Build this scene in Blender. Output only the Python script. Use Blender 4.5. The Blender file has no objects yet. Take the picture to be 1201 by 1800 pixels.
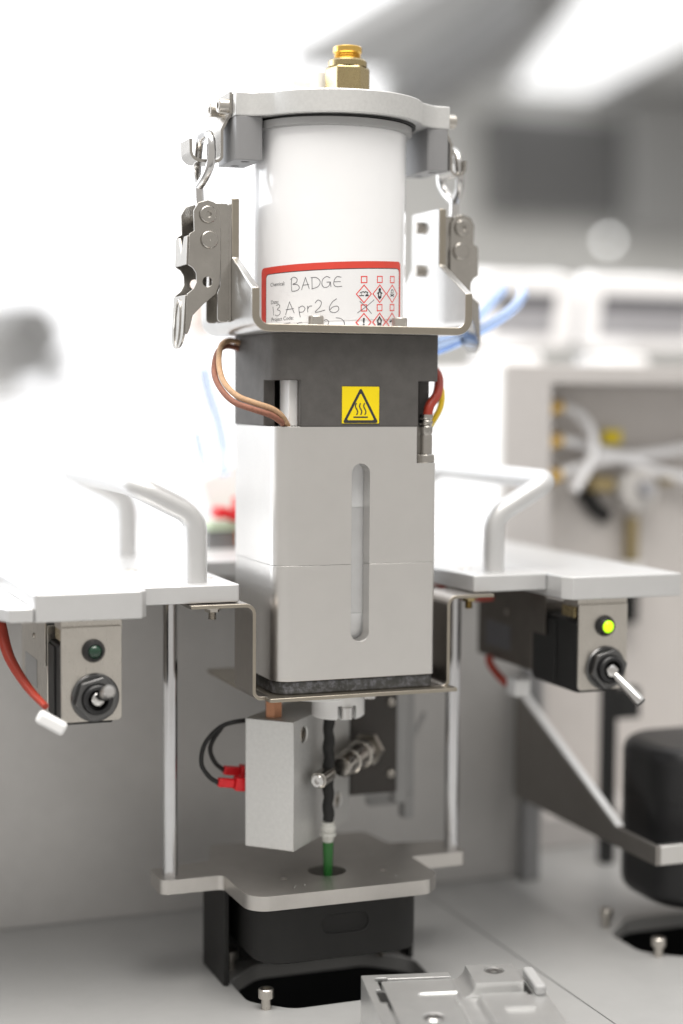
import bpy, bmesh, math, random
from mathutils import Vector, Matrix
random.seed(4)
scene = bpy.context.scene
COL = scene.collection
MM = 0.001
OZ = 155.0                      # the machine's base plate is at world z = 0

# ------------------------------------------------------------------ camera, world, lamps, exposure
def camera():
    yaw, pitch, roll = (math.radians(a) for a in (20.95, 4.0, 0.36))
    cy, sy, cp, sp = math.cos(yaw), math.sin(yaw), math.cos(pitch), math.sin(pitch)
    F = Vector((sy * cp, cy * cp, -sp)); R = Vector((cy, -sy, 0)); U = R.cross(F)
    cr, sr = math.cos(roll), math.sin(roll)
    R, U = R * cr + U * sr, U * cr - R * sr
    cam = bpy.data.cameras.new('camera'); o = bpy.data.objects.new('camera', cam); COL.objects.link(o)
    m = Matrix((R, U, -F)).transposed().to_4x4()
    m.translation = Vector((-184.6, -545.2, 59.3 + OZ)) * MM
    o.matrix_world = m
    cam.sensor_fit = 'VERTICAL'; cam.sensor_height = 36; cam.lens = 59.0
    cam.clip_start = 0.02; cam.clip_end = 60
    cam.dof.use_dof = True; cam.dof.focus_distance = 0.578; cam.dof.aperture_fstop = 3.3
    scene.camera = o
camera()

def world():
    w = bpy.data.worlds.new('World'); scene.world = w; w.use_nodes = True
    nt = w.node_tree; N = nt.nodes; L = nt.links
    for n in list(N): N.remove(n)
    out = N.new('ShaderNodeOutputWorld'); bg = N.new('ShaderNodeBackground')
    tc = N.new('ShaderNodeTexCoord')
    def lobe(d, lo, hi):
        v = Vector(d).normalized()
        dot = N.new('ShaderNodeVectorMath'); dot.operation = 'DOT_PRODUCT'; dot.inputs[1].default_value = v
        L.new(tc.outputs['Generated'], dot.inputs[0])
        mr = N.new('ShaderNodeMapRange'); mr.interpolation_type = 'SMOOTHSTEP'
        mr.inputs['From Min'].default_value = lo; mr.inputs['From Max'].default_value = hi
        L.new(dot.outputs['Value'], mr.inputs['Value']); return mr.outputs[0]
    def mix(a, b, f):
        m = N.new('ShaderNodeMix'); m.data_type = 'RGBA'
        for s, v in ((m.inputs[6], a), (m.inputs[7], b)):
            if isinstance(v, tuple): s.default_value = (*v, 1)
            else: L.new(v, s)
        L.new(f, m.inputs[0]); return m.outputs[2]
    c = mix((0.66, 0.635, 0.60), (0.27, 0.265, 0.26), lobe((0.1, 0.1, -1), 0.05, 0.5))      # room, darker towards the floor
    c = mix(c, (1.25, 1.25, 1.25), lobe((0, 0.1, 1), 0.35, 0.85))                          # ceiling
    c = mix(c, (1.14, 1.155, 1.18), lobe((-0.45, 0.9, 0.12), 0.45, 0.85))                 # window side
    c = mix(c, (2.1, 2.1, 2.12), lobe((0.2, 0.9, 0.42), 0.84, 0.96))                     # added glow high at the back, whitens the deck tops
    L.new(c, bg.inputs['Color']); bg.inputs['Strength'].default_value = 1.0
    L.new(bg.outputs[0], out.inputs[0])
world()

def area(name, loc, target, size, power, color=(1, 1, 1)):
    l = bpy.data.lights.new(name, 'AREA'); l.shape = 'RECTANGLE'; l.size, l.size_y = size
    l.energy = power; l.color = color
    o = bpy.data.objects.new(name, l); COL.objects.link(o)
    p = Vector(loc) * MM; o.location = p
    o.rotation_euler = (Vector(target) * MM - p).to_track_quat('-Z', 'Y').to_euler()
area('ceiling_lamp', (-150, -230, 1300), (0, -40, 150), (1.2, 0.8), 27, (1, 0.96, 0.90))
area('window_lamp', (-900, 900, 700), (20, 20, 150), (0.9, 0.9), 12, (0.93, 0.96, 1.0))

scene.view_settings.view_transform = 'Standard'; scene.view_settings.look = 'None'
scene.view_settings.exposure = 0.0; scene.view_settings.gamma = 1.0
scene.view_settings.use_curve_mapping = False
scene.render.engine = 'CYCLES'
scene.cycles.use_denoising = True
scene.cycles.max_bounces = 10

# ------------------------------------------------------------------ materials
MATS = {}
def mat(name, color, metal=0.0, rough=0.5, noise=0.0, nscale=0.6, bump=0.0, bscale=1.5, brush=None, rvar=0.0,
        coat=0.0, trans=0.0, emit=None, ior=1.45, speck=None):
    """Procedural material; scales are per millimetre of the object."""
    m = bpy.data.materials.new(name); m.use_nodes = True
    nt = m.node_tree; N, L = nt.nodes, nt.links; b = N['Principled BSDF']
    b.inputs['Base Color'].default_value = (*color, 1); b.inputs['Metallic'].default_value = metal
    b.inputs['Roughness'].default_value = rough; b.inputs['IOR'].default_value = ior
    b.inputs['Coat Weight'].default_value = coat; b.inputs['Transmission Weight'].default_value = trans
    if emit: b.inputs['Emission Color'].default_value = (*emit[0], 1); b.inputs['Emission Strength'].default_value = emit[1]
    tc = N.new('ShaderNodeTexCoord'); mp = N.new('ShaderNodeMapping')
    mp.inputs['Scale'].default_value = [1000 * (brush[i] if brush else 1) for i in range(3)]
    L.new(tc.outputs['Object'], mp.inputs[0])
    mp2 = N.new('ShaderNodeMapping'); mp2.inputs['Scale'].default_value = (1000, 1000, 1000); L.new(tc.outputs['Object'], mp2.inputs[0])
    col = None
    if noise or speck:
        n = N.new('ShaderNodeTexNoise'); n.inputs['Scale'].default_value = nscale * 0.2; n.inputs['Detail'].default_value = 6
        n.inputs['Roughness'].default_value = 0.65
        L.new(mp2.outputs[0], n.inputs['Vector'])
        r = N.new('ShaderNodeMapRange'); r.inputs['From Min'].default_value = 0.3; r.inputs['From Max'].default_value = 0.7
        r.inputs['To Min'].default_value = 1 - noise; r.inputs['To Max'].default_value = 1 + noise
        L.new(n.outputs['Fac'], r.inputs['Value'])
        mx = N.new('ShaderNodeVectorMath'); mx.operation = 'SCALE'; mx.inputs[0].default_value = color
        L.new(r.outputs[0], mx.inputs['Scale']); col = mx.outputs[0]
        if speck:
            n2 = N.new('ShaderNodeTexNoise'); n2.inputs['Scale'].default_value = speck[1]; n2.inputs['Detail'].default_value = 5
            n2.inputs['Roughness'].default_value = 0.75; L.new(mp2.outputs[0], n2.inputs['Vector'])
            r2 = N.new('ShaderNodeMapRange'); r2.inputs['From Min'].default_value = speck[2]; r2.inputs['From Max'].default_value = speck[2] + 0.26
            L.new(n2.outputs['Fac'], r2.inputs['Value'])
            mm = N.new('ShaderNodeMix'); mm.data_type = 'RGBA'; L.new(r2.outputs[0], mm.inputs[0]); L.new(col, mm.inputs[6])
            mm.inputs[7].default_value = (*speck[0], 1); col = mm.outputs[2]
        L.new(col, b.inputs['Base Color'])
    if bump or rvar:
        n = N.new('ShaderNodeTexNoise'); n.inputs['Scale'].default_value = bscale; n.inputs['Detail'].default_value = 5
        L.new(mp.outputs[0], n.inputs['Vector'])
        if bump:
            bp = N.new('ShaderNodeBump'); bp.inputs['Strength'].default_value = bump; bp.inputs['Distance'].default_value = 0.00006
            L.new(n.outputs['Fac'], bp.inputs['Height']); L.new(bp.outputs[0], b.inputs['Normal'])
        if rvar:
            r = N.new('ShaderNodeMapRange'); r.inputs['To Min'].default_value = max(0.02, rough - rvar); r.inputs['To Max'].default_value = rough + rvar
            L.new(n.outputs['Fac'], r.inputs['Value']); L.new(r.outputs[0], b.inputs['Roughness'])
    MATS[name] = m
    return m
M_ALU = mat('satin_aluminium', (0.675, 0.66, 0.64), 1.0, 0.34, noise=0.02, nscale=0.35, bump=0.22, bscale=1.6, brush=(0.05, 0.3, 1.6), rvar=0.10)
M_BLAST = mat('bead_blasted_aluminium', (0.67, 0.67, 0.66), 0.85, 0.5, noise=0.05, nscale=4.0, bump=0.35, bscale=3.2, rvar=0.06)
M_DECK = mat('anodised_deck', (0.61, 0.61, 0.61), 0.6, 0.40, noise=0.02, bump=0.08, bscale=2.0, brush=(0.15, 1, 1.2), rvar=0.06)
M_STEEL = mat('brushed_stainless', (0.55, 0.52, 0.475), 1.0, 0.30, noise=0.05, bump=0.16, bscale=2.2, brush=(1.2, 1.2, 0.08), rvar=0.10)
M_FACE = mat('cold_rolled_stainless', (0.60, 0.59, 0.575), 1.0, 0.33, noise=0.05, bump=0.1, bscale=1.5, brush=(1.2, 1.2, 0.1), rvar=0.08)
M_EDGE = mat('sawn_stainless', (0.37, 0.335, 0.28), 1.0, 0.36, noise=0.06, bump=0.35, bscale=2.0, brush=(1.6, 0.3, 0.5), rvar=0.1)
M_LATCH = mat('latch_stainless', (0.42, 0.40, 0.37), 1.0, 0.25, noise=0.06, nscale=0.8, bump=0.03, bscale=1.5, brush=(0.15, 1, 1.2), rvar=0.05)
M_POLISH = mat('polished_steel', (0.60, 0.59, 0.58), 1.0, 0.14, noise=0.04, bump=0.05, bscale=1.2, rvar=0.06)
M_ROD = mat('ground_rod', (0.60, 0.60, 0.61), 1.0, 0.15, noise=0.03, bump=0.04, bscale=1.5, brush=(1, 1, 0.1), rvar=0.05)
M_COLLAR = mat('sintered_dark_plastic', (0.088, 0.083, 0.079), 0.0, 0.75, noise=0.13, nscale=1.0, bump=0.5, bscale=2.6)
M_GASKET = mat('gasket_with_powder', (0.045, 0.045, 0.043), 0.0, 0.85, noise=0.3, bump=0.6, bscale=1.8, speck=((0.17, 0.17, 0.19), 0.45, 0.46))
M_LOWER = mat('lower_plate_aluminium', (0.54, 0.52, 0.495), 1.0, 0.36, noise=0.05, bump=0.1, bscale=2.5, rvar=0.06)
M_PVC = mat('grey_plastic', (0.24, 0.24, 0.245), 0.0, 0.45, noise=0.03, bump=0.05, bscale=0.8, brush=(0.3, 0.3, 3))
M_RING = mat('ring_grey', (0.36, 0.36, 0.36), 0.0, 0.5, noise=0.03)
M_WHITE = mat('white_gloss_plastic', (0.87, 0.87, 0.88), 0.0, 0.13, noise=0.01, bump=0.015, bscale=0.3, coat=0.2)
M_WMATT = mat('white_plastic', (0.80, 0.80, 0.80), 0.0, 0.45, noise=0.02)
M_LINER = mat('barrel_plastic', (0.78, 0.79, 0.80), 0.0, 0.4, noise=0.02)
M_GREYBARREL = mat('barrel_grey', (0.58, 0.585, 0.59), 0.0, 0.3, noise=0.04)
M_BRASS = mat('brass', (0.43, 0.345, 0.185), 1.0, 0.28, noise=0.08, bump=0.08, bscale=0.8, rvar=0.08)
M_GOLD = mat('bright_brass', (0.74, 0.48, 0.13), 1.0, 0.22, noise=0.06, bump=0.05, bscale=0.8)
M_COPPER = mat('copper', (0.40, 0.20, 0.12), 1.0, 0.4, noise=0.25, bump=0.1)
M_BLACK = mat('black_plastic', (0.008, 0.008, 0.008), 0.0, 0.5, noise=0.15, bump=0.08, bscale=2)
M_BROWNBLK = mat('dark_bronze_plate', (0.055, 0.05, 0.046), 0.3, 0.5, noise=0.1)
M_BLACKS = mat('black_satin', (0.014, 0.014, 0.015), 0.0, 0.38, noise=0.1, bump=0.1, bscale=2)
M_BLACKM = mat('black_moulded', (0.009, 0.0087, 0.0083), 0.0, 0.6, noise=0.15, bump=0.25, bscale=2)
M_BRIGHT = mat('lit_edge', (0.92, 0.92, 0.92), 0.3, 0.3, noise=0.03)  # near white: overhead light on the gusset edge put into the colour
M_HANG = mat('hanger_stainless', (0.30, 0.275, 0.25), 1.0, 0.34, noise=0.06, bump=0.1, bscale=1.6, brush=(1, 1, 0.1), rvar=0.08)
M_DARKSTEEL = mat('dark_steel', (0.15, 0.135, 0.12), 0.9, 0.4, noise=0.1, bump=0.08, bscale=1.2)
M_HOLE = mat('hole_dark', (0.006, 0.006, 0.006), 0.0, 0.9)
M_TABLE = mat('base_plate_paint', (0.38, 0.38, 0.377), 0.2, 0.45, noise=0.03, nscale=0.4, bump=0.14, bscale=2.6)
M_WALL = mat('back_panel_paint', (0.56, 0.55, 0.54), 0.3, 0.38, noise=0.03, bump=0.06, bscale=1.2)
M_CAB = mat('cabinet_paint', (0.48, 0.46, 0.45), 0.0, 0.55, noise=0.02, bump=0.03)
M_CABIN = mat('cabinet_inside', (0.58, 0.55, 0.53), 0.0, 0.6, noise=0.03)
M_LABEL = mat('label_paper', (0.78, 0.775, 0.78), 0.0, 0.5, noise=0.012)
M_RED = mat('label_red', (0.66, 0.06, 0.04), 0.0, 0.45, noise=0.05)
M_REDLINE = mat('print_red', (0.75, 0.07, 0.06), 0.0, 0.5, noise=0.03)
M_INK = mat('print_black', (0.03, 0.03, 0.035), 0.0, 0.5, noise=0.1)
M_PEN = mat('ballpoint_ink', (0.09, 0.09, 0.10), 0.0, 0.4, noise=0.35, nscale=3)
M_YELLOW = mat('sticker_yellow', (0.86, 0.66, 0.0), 0.0, 0.4, noise=0.02)
M_RWIRE = mat('red_rubber', (0.38, 0.045, 0.025), 0.0, 0.4, noise=0.1)
M_RPLAST = mat('red_terminal', (0.62, 0.012, 0.018), 0.0, 0.35, noise=0.1)
M_TAN = mat('tan_braid', (0.46, 0.29, 0.17), 0.0, 0.7, noise=0.22, nscale=6, bump=0.9, bscale=2.6)
M_BROWN = mat('brown_braid', (0.24, 0.10, 0.065), 0.0, 0.7, noise=0.3, nscale=6, bump=0.9, bscale=2.6)
M_YWIRE = mat('yellow_wire', (0.80, 0.55, 0.02), 0.0, 0.4, noise=0.05)
M_GRWIRE = mat('green_stripe', (0.10, 0.42, 0.25), 0.0, 0.4, noise=0.05)
M_PALEBLUE = mat('pale_blue_tubing', (0.74, 0.83, 1.0), 0.0, 0.15, noise=0.02, trans=0.7, ior=1.3)
M_BLUE = mat('blue_tubing', (0.55, 0.70, 0.98), 0.0, 0.12, noise=0.02, trans=0.75, ior=1.3)
M_CLEAR = mat('milky_tubing', (0.93, 0.93, 0.95), 0.0, 0.3, noise=0.02)
M_GREEN = mat('green_needle', (0.03, 0.16, 0.035), 0.0, 0.3, noise=0.08, trans=0.2)
M_LUER = mat('frosted_luer', (0.72, 0.72, 0.68), 0.0, 0.35, noise=0.05, trans=0.3)
M_LEDOFF = mat('led_green_off', (0.006, 0.036, 0.018), 0.0, 0.12, noise=0.1, coat=0.5)
M_LEDON = mat('led_green_on', (0.3, 0.6, 0.02), 0.0, 0.3, noise=0.02, emit=((0.55, 1.0, 0.0), 1.3))
M_NUT = mat('black_oxide', (0.14, 0.14, 0.14), 1.0, 0.3, noise=0.15, bump=0.1)
M_GREYDEV = mat('grey_screen', (0.34, 0.34, 0.36), 0.0, 0.3, noise=0.05)
M_DKSCR = mat('dark_screen', (0.10, 0.10, 0.11), 0.0, 0.3, noise=0.05)
M_LABWALL = mat('lab_wall_paint', (0.84, 0.84, 0.82), 0.0, 0.8, noise=0.03)
M_BEAM = mat('ceiling_grey', (0.40, 0.40, 0.40), 0.0, 0.8, noise=0.05)
M_LIGHT = mat('lamp_diffuser', (0.9, 0.9, 0.9), 0.0, 0.5, emit=((1, 1, 1), 1.0))
M_CEIL = mat('ceiling_paint', (0.75, 0.75, 0.74), 0.0, 0.8, noise=0.03)
M_DKSCR2 = mat('far_screen_glass', (0.17, 0.17, 0.17), 0.0, 0.3, noise=0.05)
M_CUPB = mat('cupboard_grey', (0.42, 0.42, 0.415), 0.0, 0.7, noise=0.05)
M_SCOPE3 = mat('instrument_mid_grey', (0.52, 0.52, 0.52), 0.0, 0.6, noise=0.05)
M_SCOPE2 = mat('instrument_pale_grey', (0.86, 0.86, 0.86), 0.0, 0.6, noise=0.05)
M_STAT = mat('indicator_lens', (0.9, 0.9, 0.9), 0.0, 0.5, emit=((1, 1, 0.98), 6.0))
M_SCOPE = mat('instrument_grey', (0.30, 0.30, 0.30), 0.0, 0.6, noise=0.05)
M_PEACH = mat('cardboard', (0.88, 0.72, 0.62), 0.0, 0.8, noise=0.05)
M_ORANGE = mat('orange_plastic', (0.85, 0.25, 0.05), 0.0, 0.5, noise=0.05)
M_FIX = mat('machined_fixture', (0.72, 0.72, 0.715), 0.85, 0.36, noise=0.05, bump=0.12, bscale=2.2, brush=(0.2, 1.2, 1), rvar=0.08)
M_GUS = mat('gusset_sheet', (0.27, 0.255, 0.24), 0.9, 0.42, noise=0.05, bump=0.06, bscale=1.5, brush=(1, 0.1, 1))

# ------------------------------------------------------------------ geometry helpers (coordinates in mm, z above the seam level)
def frame(axis):
    if axis == 'XY': return lambda a, b, c: Vector((a, b, c))
    if axis == 'XZ': return lambda a, b, c: Vector((a, c, b))
    return lambda a, b, c: Vector((c, a, b))          # 'YZ'
def prism(bm, pts, c0, c1, axis='XY', M=None):
    f = frame(axis)
    lo = [bm.verts.new(f(p[0], p[1], c0)) for p in pts]; hi = [bm.verts.new(f(p[0], p[1], c1)) for p in pts]
    n = len(pts); fs = [bm.faces.new(lo), bm.faces.new(hi)]
    for i in range(n): fs.append(bm.faces.new((lo[i], lo[(i + 1) % n], hi[(i + 1) % n], hi[i])))
    if M: bmesh.ops.transform(bm, matrix=M, verts=lo + hi)
    bmesh.ops.recalc_face_normals(bm, faces=fs)
    return bm
def box(bm, x0, x1, y0, y1, z0, z1, M=None):
    return prism(bm, [(x0, y0), (x1, y0), (x1, y1), (x0, y1)], z0, z1, 'XY', M)
def rnd(pts, r, seg=6):
    """Round the corners of a polygon; r is one radius or a list."""
    out = []; n = len(pts)
    for i in range(n):
        rad = r[i] if isinstance(r, (list, tuple)) else r
        p = Vector(pts[i][:2]); a = Vector(pts[i - 1][:2]) - p; b = Vector(pts[(i + 1) % n][:2]) - p
        if rad <= 0: out.append(tuple(p)); continue
        la, lb = a.length, b.length; a.normalize(); b.normalize()
        ang = math.acos(max(-1, min(1, a.dot(b))))
        if ang > 3.1: out.append(tuple(p)); continue
        t = min(rad / math.tan(ang / 2), la * 0.49, lb * 0.49); rr = t * math.tan(ang / 2)
        c = p + (a + b).normalized() * (rr / math.sin(ang / 2))
        s = p + a * t - c; e = p + b * t - c
        a0 = math.atan2(s.y, s.x); d = math.atan2(e.y, e.x) - a0
        while d > math.pi: d -= 2 * math.pi
        while d < -math.pi: d += 2 * math.pi
        for k in range(seg + 1):
            q = a0 + d * k / seg; out.append((c.x + rr * math.cos(q), c.y + rr * math.sin(q)))
    return out
def rrect(x0, x1, y0, y1, r, seg=8):
    return rnd([(x0, y0), (x1, y0), (x1, y1), (x0, y1)], r, seg)
def circ(cx, cy, r, n=32): return [(cx + r * math.cos(2 * math.pi * i / n), cy + r * math.sin(2 * math.pi * i / n)) for i in range(n)]
def strip(path, t, c0, c1, axis='XZ', bm=None, close=False):
    """Sheet metal: a bent centre path with thickness t, extruded from c0 to c1."""
    bm = bm or bmesh.new(); P = [Vector(p) for p in path]; n = len(P); A = []; Bk = []
    for i, p in enumerate(P):
        d0 = (P[i] - P[i - 1]).normalized() if i else (P[1] - P[0]).normalized()
        d1 = (P[i + 1] - P[i]).normalized() if i < n - 1 else d0
        d = (d0 + d1).normalized(); nn = Vector((-d.y, d.x)); k = 1 / max(0.3, nn.dot(Vector((-d0.y, d0.x))))
        A.append(p + nn * t / 2 * k); Bk.append(p - nn * t / 2 * k)
    return prism(bm, [tuple(v) for v in A] + [tuple(v) for v in reversed(Bk)], c0, c1, axis)
def bends(pts, r, seg=6):
    """Open path with rounded inner corners."""
    if len(pts) < 3: return pts
    out = [pts[0]]
    for i in range(1, len(pts) - 1):
        tri = rnd([pts[i - 1], pts[i], pts[i + 1]], [0, r if not isinstance(r, (list, tuple)) else r[i - 1], 0], seg)
        out += tri[1:-1]
    return out + [pts[-1]]
def lathe(bm, prof, seg=40, M=None, loc=(0, 0, 0)):
    """Surface of revolution about z of (radius, z) pairs."""
    rings = []; vs = []
    for r, z in prof:
        if r < 1e-6: v = [bm.verts.new((0, 0, z))]
        else: v = [bm.verts.new((r * math.cos(2 * math.pi * i / seg), r * math.sin(2 * math.pi * i / seg), z)) for i in range(seg)]
        rings.append(v); vs += v
    fs = []
    for a, b in zip(rings, rings[1:]):
        for i in range(seg):
            j = (i + 1) % seg
            if len(a) == 1 and len(b) == 1: continue
            if len(a) == 1: fs.append(bm.faces.new((a[0], b[j], b[i])))
            elif len(b) == 1: fs.append(bm.faces.new((a[i], a[j], b[0])))
            else: fs.append(bm.faces.new((a[i], a[j], b[j], b[i])))
    T = Matrix.Translation(loc) @ (M or Matrix())
    bmesh.ops.transform(bm, matrix=T, verts=vs)
    bmesh.ops.recalc_face_normals(bm, faces=fs)
    return bm
def spline(pts, n=8):
    P = [Vector(p) for p in pts]; P = [2 * P[0] - P[1]] + P + [2 * P[-1] - P[-2]]; out = []
    for i in range(1, len(P) - 2):
        for k in range(n):
            t = k / n; a, b, c, d = P[i - 1:i + 3]
            out.append(0.5 * (2 * b + (c - a) * t + (2 * a - 5 * b + 4 * c - d) * t * t + (3 * b - a - 3 * c + d) * t ** 3))
    return out + [P[-2]]
def fillet3(pts, r, seg=8):
    """Round the inner corners of an open 3-D path."""
    P = [Vector(p) for p in pts]; out = [P[0]]
    rs = r if isinstance(r, (list, tuple)) else [r] * (len(P) - 2)
    for i in range(1, len(P) - 1):
        a = P[i - 1] - P[i]; b = P[i + 1] - P[i]; la, lb = a.length, b.length; a.normalize(); b.normalize()
        ang = a.angle(b); t = min(rs[i - 1] / math.tan(ang / 2), la * 0.49, lb * 0.49)
        s, e = P[i] + a * t, P[i] + b * t
        for k in range(seg + 1):
            q = k / seg; out.append(s * (1 - q) ** 2 + P[i] * 2 * q * (1 - q) + e * q * q)
    return out + [P[-1]]
def tube(bm, pts, r, seg=14, close=False, cap=True):
    P = [Vector(p) for p in pts]; n = len(P); rings = []
    t0 = (P[1] - P[0]).normalized(); u = t0.orthogonal().normalized()
    for i in range(n):
        if close: t = (P[(i + 1) % n] - P[i - 1]).normalized()
        else: t = (P[min(i + 1, n - 1)] - P[max(i - 1, 0)]).normalized()
        u = (u - t * u.dot(t)).normalized(); w = t.cross(u)
        rr = r[i] if isinstance(r, (list, tuple)) else r
        rings.append([bm.verts.new(P[i] + (u * math.cos(2 * math.pi * k / seg) + w * math.sin(2 * math.pi * k / seg)) * rr) for k in range(seg)])
    fs = []
    for i in range(n if close else n - 1):
        a, b = rings[i], rings[(i + 1) % n]
        for k in range(seg): fs.append(bm.faces.new((a[k], a[(k + 1) % seg], b[(k + 1) % seg], b[k])))
    if not close and cap: fs += [bm.faces.new(rings[0]), bm.faces.new(list(reversed(rings[-1])))]
    bmesh.ops.recalc_face_normals(bm, faces=fs)
    return bm
def bore(bm, p, axis, r, depth, n=24):
    """A cylinder cutter from p along axis."""
    v = Vector(axis).normalized(); M = v.to_track_quat('Z', 'Y').to_matrix().to_4x4()
    return lathe(bm, [(0, 0), (r, 0), (r, depth), (0, depth)], n, M, p)
UP = Vector((0, 0, 1))
def rotto(axis): return Vector(axis).normalized().to_track_quat('Z', 'Y').to_matrix().to_4x4()
def capscrew(bm, loc, axis, r=2.75, h=3.0, sock=1.45, below=0.0, rb=1.5):
    """Socket head: chamfered cylinder with a hexagonal recess, optional shank below."""
    M = Matrix.Translation(loc) @ rotto(axis); vs = []
    def ring(rad, z, k): return [bm.verts.new((rad * math.cos(2 * math.pi * (i + 0.5) / k), rad * math.sin(2 * math.pi * (i + 0.5) / k), z)) for i in range(k)]
    K = 24; prof = ([(rb, -below), (rb, 0)] if below else []) + [(r, 0), (r, h - 0.35), (r - 0.35, h), (sock * 1.12, h)]
    rs = [ring(a, b, K) for a, b in prof]; fs = []
    hexr = []
    for z in (h, h - 1.6):
        vv = []
        for i in range(K):
            a = 2 * math.pi * (i + 0.5) / K; m = (a % (math.pi / 3)) - math.pi / 6; rad = sock * math.cos(math.pi / 6) / math.cos(m)
            vv.append(bm.verts.new((rad * math.cos(a), rad * math.sin(a), z - (0.0 if z < h else 0.05))))
        hexr.append(vv)
    rs += hexr
    for a, b in zip(rs, rs[1:]):
        for i in range(K): fs.append(bm.faces.new((a[i], a[(i + 1) % K], b[(i + 1) % K], b[i])))
    fs.append(bm.faces.new(list(reversed(rs[0])))); fs.append(bm.faces.new(rs[-1]))
    vs = [v for q in rs for v in q]
    bmesh.ops.transform(bm, matrix=M, verts=vs); bmesh.ops.recalc_face_normals(bm, faces=fs)
    return bm

ORG = {}
def smooth(me, ang):
    for p in me.polygons: p.use_smooth = True
    me.set_sharp_from_angle(angle=math.radians(ang))
def cut(bm, cutters, mode='DIFFERENCE'):
    """Boolean of bm with the cutter bmeshes; returns a new bmesh."""
    def tmp(b):
        me = bpy.data.meshes.new('tmp'); b.to_mesh(me); b.free(); o = bpy.data.objects.new('tmp', me); COL.objects.link(o); return o
    o = tmp(bm); cs = [tmp(c) for c in cutters]
    for c in cs:
        md = o.modifiers.new('b', 'BOOLEAN'); md.object = c; md.operation = mode; md.solver = 'EXACT'
    dg = bpy.context.evaluated_depsgraph_get(); me = bpy.data.meshes.new_from_object(o.evaluated_get(dg))
    out = bmesh.new(); out.from_mesh(me)
    for q in [o] + cs:
        d = q.data; bpy.data.objects.remove(q); bpy.data.meshes.remove(d)
    bpy.data.meshes.remove(me)
    bmesh.ops.remove_doubles(out, verts=out.verts, dist=1e-4)
    return out
def obj(name, bm, m, parent=None, ang=32, bevel=0.0, seg=2, org=None, mats=None):
    """Link bm (mm) as one mesh object; children share the origin of their thing."""
    if org is None: org = ORG.get(parent.name, (0, 0, 0)) if parent else None
    if org is None:
        xs = [v.co for v in bm.verts]
        org = ((min(v.x for v in xs) + max(v.x for v in xs)) / 2, (min(v.y for v in xs) + max(v.y for v in xs)) / 2, min(v.z for v in xs))
    bmesh.ops.transform(bm, matrix=Matrix.Scale(MM, 4) @ Matrix.Translation(-Vector(org)), verts=bm.verts)
    me = bpy.data.meshes.new(name); bm.to_mesh(me); bm.free()
    o = bpy.data.objects.new(name, me); COL.objects.link(o); me.materials.append(m)
    for extra in (mats or []): me.materials.append(extra)
    smooth(me, ang)
    if parent: o.parent = parent
    else: o.location = (Vector(org) + Vector((0, 0, OZ))) * MM
    ORG[o.name] = org
    if bevel:
        md = o.modifiers.new('edge', 'BEVEL'); md.width = bevel * MM; md.segments = seg; md.limit_method = 'ANGLE'
        md.angle_limit = math.radians(32); md.use_clamp_overlap = True; md.harden_normals = False
    return o
def tag(o, label=None, cat=None, group=None, kind=None):
    if label: o['label'] = label
    if cat: o['category'] = cat
    if group: o['group'] = group
    if kind: o['kind'] = kind
    return o
def thing(name, label, cat, loc=(0, 0, 0), group=None):
    o = bpy.data.objects.new(name, None); COL.objects.link(o); o.empty_display_size = 0.005
    o.location = (Vector(loc) + Vector((0, 0, OZ))) * MM; ORG[o.name] = tuple(loc)
    return tag(o, label, cat, group)
def dup(root, loc, label, rot=None):
    r = root.copy(); COL.objects.link(r); r.location = (Vector(loc) + Vector((0, 0, OZ))) * MM; r['label'] = label
    if rot is not None: r.rotation_euler = rot
    def kids(a, b):
        for ch in list(a.children):
            c = ch.copy(); COL.objects.link(c); c.parent = b; kids(ch, c)
    kids(root, r)
    return r
def textmesh(s, size, thick=0.02):
    cu = bpy.data.curves.new('t', 'FONT'); cu.body = s; cu.size = size; cu.extrude = 0; cu.resolution_u = 4
    o = bpy.data.objects.new('t', cu); COL.objects.link(o)
    dg = bpy.context.evaluated_depsgraph_get(); me = bpy.data.meshes.new_from_object(o.evaluated_get(dg))
    bm = bmesh.new(); bm.from_mesh(me); bpy.data.objects.remove(o); bpy.data.curves.remove(cu); bpy.data.meshes.remove(me)
    return bm
NB = bmesh.new

# ------------------------------------------------------------------ the setting: base plate, back panel, room behind
Z0 = -155.0
HOLE = rnd([(-7, 8), (6, -4), (51, -4), (64, 8), (66, 30), (52, 44), (8, 44), (-7, 30)], 9, 8)
HOLE2 = [(x + 159, y) for x, y in HOLE]
bm = NB(); box(bm, -420, 104.2, -420, 500, Z0 - 6, Z0)
obj('table', cut(bm, [prism(NB(), HOLE, Z0 - 20, Z0 + 5)]), M_TABLE, bevel=0.5)['kind'] = 'structure'
bm = NB(); box(bm, 104.9, 700, -420, 500, Z0 - 6, Z0)
obj('table', cut(bm, [prism(NB(), HOLE2, Z0 - 20, Z0 + 5)]), M_TABLE, bevel=0.5)['kind'] = 'structure'
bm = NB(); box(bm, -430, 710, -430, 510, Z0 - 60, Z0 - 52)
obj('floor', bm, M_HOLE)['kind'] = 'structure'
bm = NB(); box(bm, -420, 158, 116, 119, Z0 + 0.2, -13)
obj('wall', bm, M_WALL, bevel=0.4)['kind'] = 'structure'

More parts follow.
